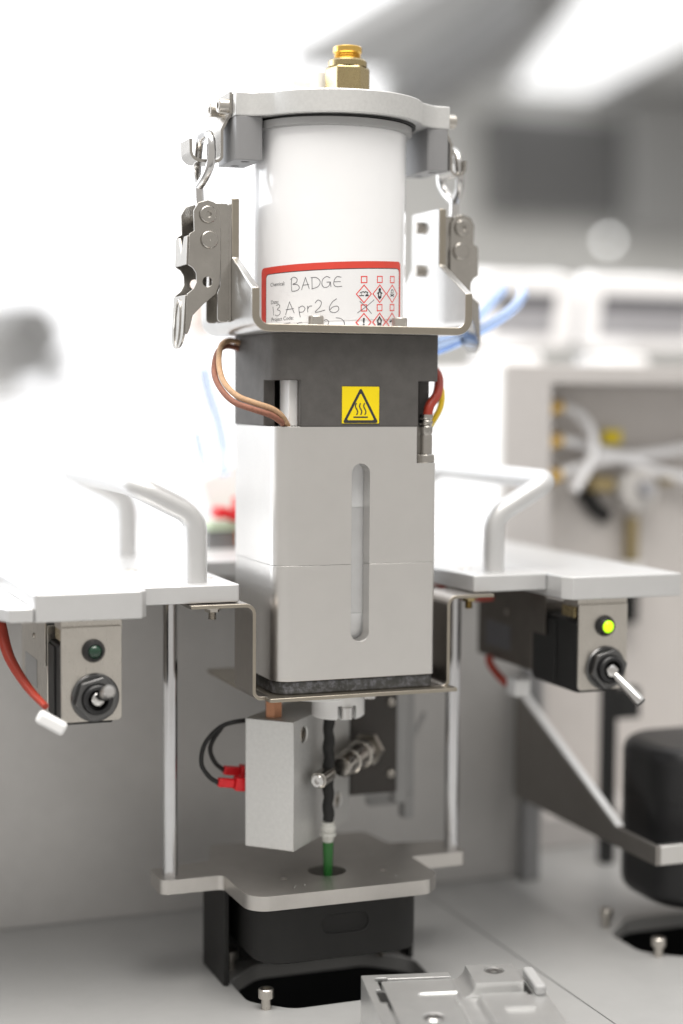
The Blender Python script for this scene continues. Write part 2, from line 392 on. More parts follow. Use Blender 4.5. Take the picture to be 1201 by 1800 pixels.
# ------------------------------------------------------------------ heated block
hb = thing('heated_block', 'silver aluminium block with vertical sight slot under a dark collar with yellow warning sticker', 'heater block', (30, 26, -45))
FP = rnd([(0, 0), (60.3, 0), (60.3, 52), (0, 52)], [6.5, 1.8, 1.8, 6.5], 10)
slot = lambda d: prism(NB(), rnd([(27.95, -27.3), (34.75, -27.3), (34.75, 35.3), (27.95, 35.3)], 3.39, 10), -1, d, 'XZ')
well = lambda: bore(NB(), (31.3, 17.5, -60), (0, 0, 1), 11.6, 200, 48)
low = prism(NB(), FP, -40.3, -0.06)
obj('lower_block', cut(low, [slot(12), bore(NB(), (31.3, 26.5, -32), (0, 0, 1), 20.6, 60, 64)]), M_ALU, hb, bevel=0.35)
upb = prism(NB(), FP, 0.06, 48.2)
obj('upper_block', cut(upb, [slot(12), bore(NB(), (31.3, 26.5, -10), (0, 0, 1), 20.6, 56, 64), box(NB(), 52.55, 70, -5, 9, 35.25, 60)]), M_ALU, hb, bevel=0.35)
FC = rnd([(-0.25, -0.25), (60.7, -0.25), (60.7, 52.2), (-0.25, 52.2)], [6.3, 1.5, 1.5, 6.3], 10)
col = prism(NB(), FC, 48.25, 80.4)
collar = obj('insulating_collar', cut(col, [box(NB(), -2.5, 8.75, -3, 13, 40, 64.15), box(NB(), 52.9, 70, -3, 8, 40, 64.1),
                                            box(NB(), 3.9, 56.5, 3.4, 48, 40, 77)]), M_COLLAR, hb, bevel=0.3)
obj('inner_sleeve', box(NB(), 6.0, 32, 3.9, 14, 48.4, 76), M_WMATT, hb, bevel=0.3)
obj('gasket', prism(NB(), rnd([(0.6, 0.4), (59.9, 0.4), (59.9, 51.4), (0.6, 51.4)], [6.2, 2.5, 2.5, 6.2], 10), -44.95, -40.4), M_GASKET, hb, bevel=0.5)
# hot-surface sticker on the collar (flat print, sub-parts of the collar)
SY = -0.36
st = obj('warning_sticker', prism(NB(), rrect(23.75, 38.05, 49.15, 62.35, 0.3, 3), SY, -0.2, 'XZ'), M_YELLOW, collar, org=ORG[hb.name])
bm = NB()
def ring_poly(bm, outer, inner, y):
    a = [bm.verts.new((p[0], y, p[1])) for p in outer]; b = [bm.verts.new((p[0], y, p[1])) for p in inner]; n = len(a)
    for i in range(n): bm.faces.new((a[i], a[(i + 1) % n], b[(i + 1) % n], b[i]))
def tri(cx, cz, s): return [(cx - s * 0.577 * 1.5 * 1.0, cz - s * 0.5), (cx + s * 0.577 * 1.5, cz - s * 0.5), (cx, cz + s)]
ro = rnd([(24.15, 49.45), (37.65, 49.45), (30.9, 61.95)], 0.55, 5); ri = rnd([(25.75, 50.45), (36.05, 50.45), (30.9, 60.0)], 0.35, 5)
ring_poly(bm, ro, ri, SY - 0.03)
ring_poly(bm, rrect(23.75, 38.05, 49.15, 62.35, 0.3, 3), rrect(23.93, 37.87, 49.33, 62.17, 0.2, 3), SY - 0.03)
def flatstroke(bm, pts, w, y, closed=False):
    P = [Vector(p) for p in pts]; n = len(P); L_, R_ = [], []
    for i in range(n):
        d = (P[min(i + 1, n - 1)] - P[max(i - 1, 0)]).normalized(); nn = Vector((-d.y, d.x)) * w / 2
        L_.append(bm.verts.new((P[i].x + nn.x, y, P[i].y + nn.y))); R_.append(bm.verts.new((P[i].x - nn.x, y, P[i].y - nn.y)))
    for i in range(n - 1): bm.faces.new((L_[i], L_[i + 1], R_[i + 1], R_[i]))
for k in (-1.55, 0, 1.55):
    flatstroke(bm, [(30.9 + k + 0.42 * math.sin(t * 0.62), 52.3 + t * 0.41) for t in range(0, 11)], 0.45, SY - 0.03)
flatstroke(bm, [(28.2, 51.5), (33.6, 51.5)], 0.5, SY - 0.03)
bmesh.ops.recalc_face_normals(bm, faces=bm.faces)
obj('warning_symbol', bm, M_INK, collar, org=ORG[hb.name])

# cartridge seen through the slot
ct = thing('cartridge', 'translucent white cartridge with a grey middle section standing inside the slotted silver block', 'cartridge', (31.3, 26.5, -31))
obj('barrel', lathe(NB(), [(0, 19.7), (20.3, 19.7), (20.3, 45.8), (0, 45.8)], 64, None, (31.3, 26.5, 0)), M_LINER, ct)
obj('grey_section', lathe(NB(), [(0, -18), (20.3, -18), (20.3, 19.6), (0, 19.6)], 64, None, (31.3, 26.5, 0)), M_GREYBARREL, ct)  # grey middle section of the cartridge
obj('nose', lathe(NB(), [(0, -31.8), (15, -31.8), (19.0, -26), (20.3, -18.1), (0, -18.1)], 64, None, (31.3, 26.5, 0)), M_LINER, ct)

# ------------------------------------------------------------------ upper bracket with arms
ub = thing('latch_bracket', 'stainless U bracket with stepped arms clasping the white canister above the dark collar', 'bracket', (30, 25, 80.5))
path = bends([(-9.2, 127), (-9.2, 81.75), (69.6, 81.75), (69.6, 127)], 4.6, 8)
full = strip(path, 2.8, -5.5, 55.5, 'XZ')
front = prism(NB(), [(-20, 97), (-5.6, 97), (-5.6, 95), (17.5, 106.5), (17.5, 140), (-20, 140)], -30, 90, 'YZ')
back = prism(NB(), [(70, 97), (55.6, 97), (55.6, 95), (42.5, 106.5), (42.5, 140), (70, 140)], -30, 90, 'YZ')
obj('bracket_body', cut(full, [front, back, bore(NB(), (29, 25, 70), (0, 0, 1), 22, 20, 64)]), M_FACE, ub, bevel=0.35, mats=[M_EDGE])
for f in ub.children[0].data.polygons:
    if abs(f.normal.y) > 0.7: f.material_index = 1
for x in (13.4, 44.4):
    obj('cap_screw', capscrew(NB(), (x, -2.55, 83.0), (0, 0, 1), 2.7, 3.2), M_STEEL, ub)
for z in (121.3, 105.5):
    for x, a in ((68.4, -1), (-7.9, 1)):
        obj('screw_end', lathe(NB(), [(0, 0), (2.3, 0), (2.3, 2.6), (1.9, 3.0), (0, 3.0)], 20, rotto((a, 0, 0)), (x, 33 if a < 0 else 29, z)), M_STEEL, ub)

# ------------------------------------------------------------------ white canister with its label
cn = thing('canister', 'glossy white cylindrical canister carrying a red bordered chemical label', 'canister', (29, 25, 80))
CX, CY, CR = 28.4, 25.0, 27.35
obj('body', lathe(NB(), [(0, 83.1), (CR, 83.1), (CR, 152.0), (CR - 0.5, 152.5), (0, 152.5)], 128, None, (CX, CY, 0)), M_WHITE, cn, ang=40)
obj('rim', lathe(NB(), [(26, 151.2), (28.9, 151.2), (29.3, 151.6), (29.3, 153.9), (28.9, 154.1), (26, 154.1)], 128, None, (CX, CY, 0)), M_RING, cn)
def wrap(u, v, h):
    """Label coordinates (mm along the curve, mm up) onto the canister, tilted as stuck on."""
    a = math.asin(max(-1, min(1, 28.75 / CR * math.sin(math.radians(-65.5) + u / 28.75) + 0.022))) - math.radians(20.5); z = v + 0.05 * (u - 32)
    return Vector((CX + (CR + h) * math.sin(a), CY - (CR + h) * math.cos(a), z))
def patch(bm, u0, u1, v0, v1, h, rad=0.0, n=64):
    us = sorted(set([u0 + (u1 - u0) * i / n for i in range(n + 1)] + [u0 + rad * (1 - math.cos(k * math.pi / 12)) for k in range(6)] + [u1 - rad * (1 - math.cos(k * math.pi / 12)) for k in range(6)]))
    prev = None
    for u in us:
        d = max(0, rad - (u - u0), rad - (u1 - u)); top = v1 - (rad - math.sqrt(max(0, rad * rad - d * d)))
        cur = (bm.verts.new(wrap(u, v0, h)), bm.verts.new(wrap(u, top, h)))
        if prev: bm.faces.new((prev[0], cur[0], cur[1], prev[1]))
        prev = cur
    return bm
def stroke(bm, pts, w, h, closed=False):
    if closed: pts = list(pts) + [pts[0]]
    P = []
    for a, b in zip(pts, pts[1:]):
        a, b = Vector(a), Vector(b); k = max(1, int((b - a).length / 0.8))
        P += [a + (b - a) * i / k for i in range(k)]
    P.append(Vector(pts[-1])); n = len(P); prev = None
    for i in range(n):
        a = P[i] - P[i - 1] if i else (P[i] - P[n - 2] if closed else P[1] - P[0]); b = P[i + 1] - P[i] if i < n - 1 else (P[1] - P[0] if closed else a)
        a, b = a.normalized(), b.normalized(); d = (a + b)
        if d.length < 1e-3: d = a
        d.normalize(); nn = Vector((-d.y, d.x)); nn *= (w / 2) / max(0.45, nn.dot(Vector((-a.y, a.x))))
        cur = (bm.verts.new(wrap(P[i].x + nn.x, P[i].y + nn.y, h)), bm.verts.new(wrap(P[i].x - nn.x, P[i].y - nn.y, h)))
        if prev: bm.faces.new((prev[0], prev[1], cur[1], cur[0]))
        prev = cur
def blob(bm, pts, h): bm.faces.new([bm.verts.new(wrap(p[0], p[1], h)) for p in pts])
lab = obj('label', patch(NB(), 3.8, 62.2, 84.6, 104.7, 0.07, 1.6), M_RED, cn)
O = ORG[cn.name]
obj('label_line', patch(NB(), 6.75, 61.25, 84.6, 102.35, 0.10, 1.5), M_INK, lab, org=O)
obj('label_field', patch(NB(), 7.0, 61.0, 84.6, 102.05, 0.13, 1.3), M_LABEL, lab, org=O)
bm = NB()
for s, u, v, size in (('Chemical:', 9.3, 97.85, 1.85), ('Date:', 9.6, 91.75, 1.85), ('Project Code:', 9.9, 85.75, 1.85)):
    t = textmesh(s, size)
    for q in t.verts: q.co = wrap(u + q.co.x * 0.93, v + q.co.y, 0.17)
    me = bpy.data.meshes.new('t'); t.to_mesh(me); bm.from_mesh(me); t.free(); bpy.data.meshes.remove(me)
obj('printed_text', bm, M_INK, lab, org=O)
# handwriting
pen = NB()
def pw(pts, smoothed=True):
    P = [tuple(p[:2]) for p in spline([(x, y, 0) for x, y in pts], 6)] if smoothed and len(pts) > 2 else pts
    stroke(pen, P, 0.21, 0.18)
pw([(18.9, 95.6), (18.7, 98), (18.9, 100.0)]); pw([(18.3, 99.6), (19.6, 100.3), (20.9, 99.6), (20.6, 98.4), (19.3, 97.9), (21, 97.6), (21.8, 96.5), (20.8, 95.6), (18.9, 95.5)])      # B
pw([(22.6, 95.7), (24.0, 99.9), (25.4, 95.9)], False); pw([(22.9, 97.3), (25.3, 97.4)], False)                                                                           # A
pw([(26.4, 95.9), (26.3, 99.8)], False); pw([(25.9, 99.7), (27.9, 99.6), (29.2, 98.2), (28.4, 96.5), (26.2, 95.8)])                                                      # D
pw([(32.6, 99.3), (31.4, 99.8), (30.1, 98.9), (29.8, 97.2), (30.7, 96.1), (32.1, 96.5), (32.6, 97.8)]); pw([(31.4, 97.9), (32.7, 97.9), (32.9, 96.2)], False)               # G
pw([(36.4, 99.4), (34.9, 99.6), (34.0, 98.4), (33.9, 96.9), (34.9, 96.2), (36.7, 96.3)]); pw([(34.0, 97.9), (36.2, 97.9)], False)                                           # E
pw([(10.7, 90.9), (10.9, 89.2), (11.0, 87.8)]); pw([(12.2, 91.0), (13.4, 91.4), (13.9, 90.6), (12.8, 89.7), (14.0, 89.1), (13.9, 88.0), (12.6, 87.5), (11.7, 87.9)])            # 13
pw([(16.4, 87.5), (18.0, 91.9), (19.9, 87.9)], False); pw([(16.5, 89.3), (19.7, 89.5)], False)                                                                          # A
pw([(21.6, 90.0), (21.8, 88.0), (22.2, 86.4)]); pw([(21.6, 89.6), (22.9, 90.2), (23.9, 89.3), (23.2, 88.2), (21.9, 88.1)])                                                  # p
pw([(24.8, 90.1), (24.9, 87.9)], False); pw([(24.9, 89.0), (25.4, 89.9), (26.4, 90.0)])                          # r
pw([(27.4, 90.9), (28.4, 91.9), (29.6, 91.2), (29.2, 89.6), (27.5, 87.9), (29.0, 87.9), (30.9, 88.4)])                                                                  # 2
pw([(34.9, 92.1), (33.4, 91.0), (32.4, 89.2), (32.8, 87.8), (34.4, 87.4), (35.6, 88.3), (35.2, 89.5), (33.6, 89.3), (32.6, 88.4)])                                          # 6
pw([(15.6, 84.6), (18.4, 84.7)], False); pw([(17.0, 84.7), (17.0, 82)], False)                                                                                         # T
pw([(22.8, 84.6), (21.4, 84.4), (20.3, 83.3), (20.2, 82)]); pw([(27.6, 82.0), (28.0, 84.0), (29.2, 84.4), (29.6, 82.6)])
pw([(29.9, 84.2), (31.2, 85.1), (32.2, 84.2), (31.4, 82.6), (30.2, 81.5)]); pw([(34.6, 85.6), (36.4, 85.2), (37.6, 83.8), (37.3, 82)])
for a, b in (((42.2, 87.0), (48.6, 91.4)), ((43.0, 91.0), (47.6, 86.6))): pw([a, ((a[0] + b[0]) / 2 + 0.2, (a[1] + b[1]) / 2), b])                                                # cross
obj('handwriting', pen, M_PEN, lab, org=O)
# hazard diamonds and tick boxes
rb, ib = NB(), NB()
for u in (44.6, 50.95, 57.0):
    for v in (98.4, 88.65): stroke(rb, [(u - 1.05, v - 1.05), (u + 1.05, v - 1.05), (u + 1.05, v + 1.05), (u - 1.05, v + 1.05)], 0.36, 0.17, True)
    for v in (93.45, 83.7): stroke(rb, [(u, v - 3.05), (u + 2.85, v), (u, v + 3.05), (u - 2.85, v)], 0.36, 0.17, True)
obj('hazard_frame', rb, M_REDLINE, lab, org=O)
h = 0.175; u, v = 44.7, 93.5
blob(ib, [(u - 1.9, v - 0.75), (u - 0.1, v - 0.75), (u - 0.1, v - 0.45), (u - 1.9, v - 0.45)], h); blob(ib, [(u + 0.3, v - 0.85), (u + 1.6, v - 0.85), (u + 1.7, v - 0.35), (u + 0.9, v - 0.1), (u + 0.5, v - 0.4)], h)
stroke(ib, [(u - 1.6, v + 0.35), (u - 0.4, v + 0.75), (u + 0.3, v + 0.35)], 0.3, h); stroke(ib, [(u + 0.2, v + 0.8), (u + 1.3, v + 0.45), (u + 1.1, v - 0.05)], 0.32, h)
stroke(ib, [(u - 1.0, v + 0.2), (u - 1.0, v - 0.35)], 0.2, h)
u = 50.95
blob(ib, [(u + 0.55 * math.cos(t), v + 1.35 + 0.65 * math.sin(t)) for t in [k * math.pi / 6 for k in range(12)]], h)
blob(ib, [(u - 1.25, v + 0.1), (u - 0.4, v + 0.75), (u + 0.4, v + 0.75), (u + 1.25, v + 0.1), (u + 0.75, v - 0.2), (u + 0.75, v - 1.4), (u, v - 2.0), (u - 0.75, v - 1.4), (u - 0.75, v - 0.2)], h)
u = 57.0
stroke(ib, [(u + 0.6 * math.cos(k * math.pi / 6), v + 0.75 + 0.62 * math.sin(k * math.pi / 6)) for k in range(12)], 0.26, h, True)
stroke(ib, [(u - 1.0, v - 0.15), (u + 1.0, v - 1.0)], 0.3, h); stroke(ib, [(u + 1.0, v - 0.15), (u - 1.0, v - 1.0)], 0.3, h)
u, v = 44.6, 83.7
blob(ib, [(u - 0.38, v + 1.5), (u + 0.38, v + 1.5), (u + 0.18, v - 0.3), (u - 0.18, v - 0.3)], h); blob(ib, [(u - 0.3, v - 0.6), (u + 0.3, v - 0.6), (u + 0.3, v - 1.2), (u - 0.3, v - 1.2)], h)
u = 50.95
stroke(ib, [(u, v + 1.7), (u - 0.85, v + 0.4), (u - 0.55, v - 0.6), (u + 0.55, v - 0.6), (u + 0.85, v + 0.45)], 0.5, h, True); blob(ib, [(u - 0.95, v - 1.2), (u + 0.95, v - 1.2), (u + 0.95, v - 0.9), (u - 0.95, v - 0.9)], h)
u = 57.0
blob(ib, [(u - 1.1, v - 0.3), (u + 0.9, v + 0.5), (u + 0.6, v + 0.9), (u - 0.3, v + 0.5), (u - 1.2, v + 0.3)], h)
blob(pen2 := NB(), [(50.75, 93.9), (51.2, 93.75), (51.25, 92.9), (50.95, 92.5), (50.6, 93.0)], 0.20)
obj('hazard_symbol', ib, M_INK, lab, org=O); obj('symbol_star', pen2, M_LABEL, lab, org=O)  # white star printed on the health hazard figure

# ------------------------------------------------------------------ clamp lid on the canister
ld = thing('clamp_lid', 'satin aluminium clamp lid with grey ears and brass fitting closing the white canister', 'lid', (29.5, 25, 153))
LR = 32.2
pts = []
def lid_outline():
    out = []; a0 = math.degrees(math.asin(11.5 / LR))
    def arc(s, e, n):
        return [(29.5 + LR * math.cos(math.radians(s + (e - s) * i / n)), 25 + LR * math.sin(math.radians(s + (e - s) * i / n))) for i in range(n + 1)]
    top = arc(a0 + 8, 180 - a0 - 8, 40); bot = arc(180 + a0 + 8, 360 - a0 - 8, 40)
    def fil(p, q, r): return [p, r, q]
    L1 = top + [(-4.5, 36.8), (-6.5, 36.5), (-10.4, 36.5), (-10.4, 13.8), (-6.5, 13.8), (-4.5, 13.4)]
    return L1 + bot + [(63.5, 13.4), (65.5, 13.8), (70.4, 13.8), (70.4, 36.5), (65.5, 36.5), (63.5, 36.8)]
obj('lid_plate', prism(NB(), lid_outline(), 154.9, 163.0), M_BLAST, ld, bevel=0.45, seg=3)
obj('seal_groove', lathe(NB(), [(24, 154.15), (29.6, 154.15), (29.6, 154.8), (24, 154.8)], 96, None, (29.5, 25, 0)), M_BLACK, ld)
for x0, x1 in ((-10.2, -0.4), (61.6, 70.0)):
    b = prism(NB(), rrect(x0, x1, 13.9, 36.3, 1.0, 3), 139.9, 154.85)
    ear = obj('ear_block', cut(b, [bore(NB(), ((x0 + x1) / 2, y, 138), (0, 0, 1), 1.6, 6) for y in (19, 31)]), M_PVC, ld, bevel=0.2)
for s in (-1, 1):                                                        # catch plates with upturned hooks
    X = lambda x: x if s < 0 else 60 - x
    pth = [(X(x), z) for x, z in bends([(-11.0, 163.2), (-11.0, 155.4), (-13.6, 150.4), (-13.6, 139.6), (-24.6 if s < 0 else -19.0, 139.6), (-24.8 if s < 0 else -19.2, 146.8 if s < 0 else 145)], [2, 2, 2.2, 3.2], 6)]
    p = strip(pth, 1.0, 17.5, 32.5, 'XZ')
    side = [prism(NB(), [(x, z) for x, z in ((10, 156), (17.4, 156), (19.3, 153.5), (19.3, 130), (10, 130))], -60, 120, 'YZ'), prism(NB(), [(x, z) for x, z in ((40, 156), (32.6, 156), (30.7, 153.5), (30.7, 130), (40, 130))], -60, 120, 'YZ')]
    cp = obj('catch_plate', cut(p, side), M_LATCH, ld, bevel=0.15)
    for y in (19.8, 30.2):
        obj('cap_screw', capscrew(NB(), (X(-11.5), y, 158.7), (s, 0, 0), 2.5, 3.6, 1.3), M_STEEL, ld)
bf = obj('brass_fitting', lathe(NB(), [(0, 163), (8.05, 163), (8.05, 175.6), (7.2, 176.2), (0, 176.2)], 6, Matrix.Rotation(math.radians(-17), 4, 'Z'), (34.9, 25, 0)), M_BRASS, ld, ang=20, bevel=0.4)
obj('fitting_collar', lathe(NB(), [(0, 176.1), (7.0, 176.1), (7.0, 178.0), (6.4, 178.6), (0, 178.6)], 40, None, (34.9, 25, 0)), M_BRASS, bf, org=ORG[ld.name])
obj('fitting_nipple', lathe(NB(), [(0, 178.5), (4.7, 178.5), (4.5, 179.0), (4.9, 179.4), (4.5, 179.8), (4.9, 180.2), (4.5, 180.6), (4.9, 181), (5.2, 181.3), (5.2, 183.0), (4.8, 183.4), (3.0, 183.4), (3.0, 180), (0, 180)], 48, None, (34.9, 25, 0)), M_GOLD, bf, org=ORG[ld.name])
pf = obj('push_fitting', lathe(NB(), [(0, 163), (4.0, 163), (4.0, 175.5), (3.4, 176.4), (0, 176.4)], 32, None, (27.2, 37, 0)), M_WMATT, ld)
obj('fitting_elbow', tube(NB(), fillet3([(27.2, 37, 171.5), (20.5, 37.5, 172.2), (17.8, 37.5, 172.4)], 1), 3.2, 20), M_WMATT, pf, org=ORG[ld.name])

# ------------------------------------------------------------------ toggle latches
lt = thing('toggle_latch', 'closed stainless toggle latch on the left bracket arm, its perforated lever in full view', 'latch', (-10.5, 25, 80), 'toggle latches holding down the lid')
base = strip(bends([(-15.4, 84.5), (-11.1, 84.5)], 1), 0.9, 17.6, 32.4, 'XZ')
bp = NB(); box(bp, -11.6, -10.6, 17.6, 32.4, 84.3, 125)
obj('base_plate', bp, M_LATCH, lt, bevel=0.15)
for y in (17.6, 31.4):
    f = prism(NB(), rnd([(-11.55, 84.3), (-15.6, 84.3), (-15.6, 94), (-14.6, 97), (-14.6, 117), (-18, 125), (-11.55, 125)], 1.2, 3), y, y + 1.0, 'XZ')
    obj('base_flange', f, M_LATCH, lt, bevel=0.12)
LEV = [(-19.5, 125.9), (-22.8, 124.9), (-24.5, 122), (-24.3, 115.2), (-26.0, 114.1), (-26.4, 103.5), (-24.8, 102.6), (-23.6, 100.8), (-23.4, 97.6), (-24.5, 95.4), (-26.8, 93.6), (-27.0, 92),
       (-27.55, 80.5), (-27.2, 79.6), (-26.6, 80.2), (-25.9, 82.0), (-24.9, 86.2), (-21.2, 90.0), (-16.6, 93.9), (-15.2, 97.4), (-14.9, 103), (-14.9, 116), (-15.2, 122.5), (-16.8, 125)]
for y in (16.5, 32.6):
    p = prism(NB(), LEV, y, y + 0.95, 'XZ')
    obj('lever_side', cut(p, [bore(NB(), (-19.6, y - 3, 97.9), (0, 1, 0), 1.75, 8, 24)]), M_LATCH, lt, bevel=0.12)
for seq in ([(-26.2, 113.5), (-26.5, 103.7)], [(-26.95, 93.2), (-27.75, 79.4), (-28.2, 74.8)]):
    b = strip(seq, 0.8, 17.4, 32.65, 'XZ')
    if len(seq) == 2: b = cut(b, [prism(NB(), [(20.5, 116), (25, 107.8), (29.5, 116)], -40, -10, 'YZ')])
    else: b = cut(b, [prism(NB(), rnd([(17.3, 100), (32.75, 100), (32.75, 74.9), (17.3, 74.9)], [0, 0, 6.5, 6.5], 8), -40, -10, 'YZ')], 'INTERSECT')
    obj('lever_spine', b, M_LATCH, lt, bevel=0.12)
bm = NB()
ov = [(25 + 3.4 * math.cos(t) , 83.6 + 6.3 * math.sin(t) + (2.0 if math.sin(t) > 0 else -2.0) * abs(math.sin(t))) for t in [2 * math.pi * k / 28 for k in range(28)]]
tube(bm, [(-27.95 - (z - 84) * -0.055, y, z) for y, z in ov], 0.42, 8, True)
obj('tail_emboss', bm, M_LATCH, lt)
for z, x, r in ((120.9, -19.5, 3.0), (112.3, -19.0, 3.05)):
    for yy, d in ((16.5, -1), (33.55, 1)):
        rv = lathe(NB(), [(0, 0), (r, 0), (r, 0.9), (r - 0.35, 1.25), (0, 1.25)], 32, rotto((0, d, 0)), (x, yy, z))
        obj('rivet', cut(rv, [bore(NB(), (x, yy + d * 0.4, z), (0, d, 0), 1.0, 2, 20) if z > 115 else bore(NB(), (x, yy + d * 1.1, z), (0, d, 0), 0.3, 1, 12)]), M_LATCH, lt, bevel=0.1)
    obj('pivot_pin', bore(NB(), (x, 17.5, z), (0, 1, 0), 1.8, 15), M_LATCH, lt)
bm = NB(); S = 1.6
tube(bm, spline([(-19.5, 25, 120.5), (-20.0, 25, 126), (-20.2, 25, 131.0)], 5), S, 16)
loop = spline([(-20.3, 25, 131.2), (-19.4, 20.6, 134.0), (-18.4, 17.6, 138.0), (-18.0, 17.3, 143.5), (-18.0, 18.8, 147.4), (-18.1, 22.0, 149.2), (-18.2, 28.0, 149.2), (-18.3, 31.2, 147.4), (-18.4, 32.7, 143.5), (-18.9, 32.4, 138.0), (-19.7, 29.4, 134.0), (-20.3, 25, 131.2)], 6)
tube(bm, loop[:-1], S, 14, True)
obj('bail', bm, M_POLISH, lt, ang=60)
dup(lt, (70.6, 31, 80), 'closed stainless toggle latch on the right bracket arm, near the blue tubing', (0, 0, math.pi))

# ------------------------------------------------------------------ lower hanging bracket
lb = thing('hanging_bracket', 'thin stainless hanger under the silver block, its two legs bent out below the deck', 'bracket', (30, 25, -46.4))
pth = bends([(-30, -13.1), (-7.4, -13.1), (-7.4, -45.7), (-2, -45.7)], [3.2, 3.2], 6)
obj('hanger_leg', strip(pth, 1.3, 0.6, 21.6, 'XZ'), M_HANG, lb, bevel=0.2)
pth = bends([(84, -13.1), (66.0, -13.1), (66.0, -45.7), (60.5, -45.7)], [3.2, 3.2], 6)
obj('hanger_leg', strip(pth, 1.3, 0.6, 21.6, 'XZ'), M_HANG, lb, bevel=0.2)
for ch in lb.children:
    ch.data.materials.append(M_EDGE)
    for f in ch.data.polygons:
        if abs(f.normal.y) > 0.7: f.material_index = 1
obj('tray_plate', cut(prism(NB(), rnd([(-3.6, -4.8), (67.2, -4.8), (67.2, 0.3), (64.5, 0.3), (64.5, 64), (-6, 64), (-6, 22), (-5, 22), (-5, 1.5), (-3.6, 0.3)], [1.2, 0.5, 0, 0, 1, 1, 0, 0, 0, 0], 3), -46.35, -45.05),
                      [box(NB(), -7, -1.9, 0.55, 21.7, -48, -44), box(NB(), 60.4, 70, 0.55, 21.7, -48, -44)]), M_EDGE, lb, bevel=0.2)
for x in (-20.5, 77.0):
    b = NB(); lathe(b, [(0, -13.9), (3.3, -13.9), (3.3, -14.6), (0, -14.6)], 24, None, (x, 7.5, 0)); 
    lathe(b, [(0, -14.7), (2.6, -14.7), (2.6, -15.6), (0, -15.6)], 6, None, (x, 7.5, 0))
    lathe(b, [(1.2, -15.6)] + [(1.5 if k % 2 else 1.15, -15.7 - 0.35 * k) for k in range(8)] + [(0, -18.6)], 20, None, (x, 7.5, 0))
    obj('bolt', b, M_BRASS if x > 0 else M_STEEL, lb)

# ------------------------------------------------------------------ deck plates and handles
DT, DB = -6.0, -12.2
dk = prism(NB(), rnd([(-46, 4), (-11.6, 4), (-11.6, 14), (-10.5, 82), (70.5, 82), (77.3, 14), (77.3, 4), (107, 4), (107, 132), (-46, 132)], [0.5, 1.2, 0, 14, 14, 0, 1.2, 0.5, 0.5, 0.5], 8), DB, DT)
dko = obj('deck_plate', dk, M_DECK, bevel=0.5, seg=3)
tag(dko, 'bright aluminium deck plate notched around the silver block, carrying both bent handles', 'deck plate', 'aluminium deck plates')
o = obj('deck_plate', prism(NB(), rnd([(-84.2, -5), (-48.5, -5), (-46.2, -2.2), (-46.2, 340), (-84.2, 340)], [2.2, 1.5, 1, 0, 0], 4), -15.3, DT - 0.05), M_DECK, bevel=0.5, seg=3)
tag(o, 'thick aluminium deck plate above the switch with the dark green lamp', 'deck plate', 'aluminium deck plates')
o = obj('deck_plate', prism(NB(), rnd([(110.0, -11), (155.4, -11), (155.4, 134), (107.2, 134), (107.2, -7)], [0.5, 0.5, 0, 0, 0.5], 4), -14.5, DT - 0.05), M_DECK, bevel=0.5, seg=3)
tag(o, 'thick aluminium deck plate above the switch with the lit green lamp', 'deck plate', 'aluminium deck plates')
o = obj('ledge_plate', prism(NB(), rnd([(-95, 4), (-92, -3.5), (-84.3, -4.6), (-84.3, 70), (-95, 70)], [2, 1, 0, 0, 0], 4), -15.2, -10.5), M_DECK, bevel=0.5)
tag(o, 'low white ledge beside the left end of the deck', 'ledge')
o = obj('side_deck_plate', prism(NB(), rnd([(-220, 26), (-99, 26), (-97, 28), (-97, 340), (-220, 340)], [0, 2, 1, 0, 0], 4), -16.5, -8.5), M_DECK, bevel=0.5)
tag(o, 'white deck plate cut off by the left edge of the photo', 'deck plate', 'aluminium deck plates')
o = obj('rear_deck_plate', box(NB(), -46, 158, 132.3, 340, -12.2, -11.2), M_DECK); tag(o, 'thin rear deck sheet carrying the red terminal rail behind the silver block', 'deck plate', 'aluminium deck plates')
for x, y in ((-17, 27), (-36, 60), (84.5, 27), (98, 60)):
    obj('flush_screw', lathe(NB(), [(0, DT + 0.02), (1.0, DT + 0.02), (1.1, DT + 0.12), (2.6, DT + 0.16), (2.7, DT + 0.02)], 24, None, (x, y, 0)), M_STEEL, dko)
HG = 'bent tubular handles on the deck'
hl = obj('handle', tube(NB(), fillet3([(-24.2, 15, -6), (-24.2, 15, 17.0), (-46.5, 15, 28.2), (-46.5, 116, 28.2), (-24.2, 116, 17), (-24.2, 116, -6)], [10, 8, 8, 10], 10), 3.95, 24), M_DECK, ang=60)
tag(hl, 'white tubular handle leaning outward on the deck left of the silver block', 'handle', HG)
hr = obj('handle', tube(NB(), fillet3([(91.6, 17, -6), (91.6, 17, 14.5), (114.5, 17, 27.6), (114.5, 118, 27.6), (91.6, 118, 14.5), (91.6, 118, -6)], [10, 7, 7, 10], 10), 3.95, 24), M_DECK, ang=60)
tag(hr, 'white tubular handle leaning outward on the deck right of the silver block', 'handle', HG)
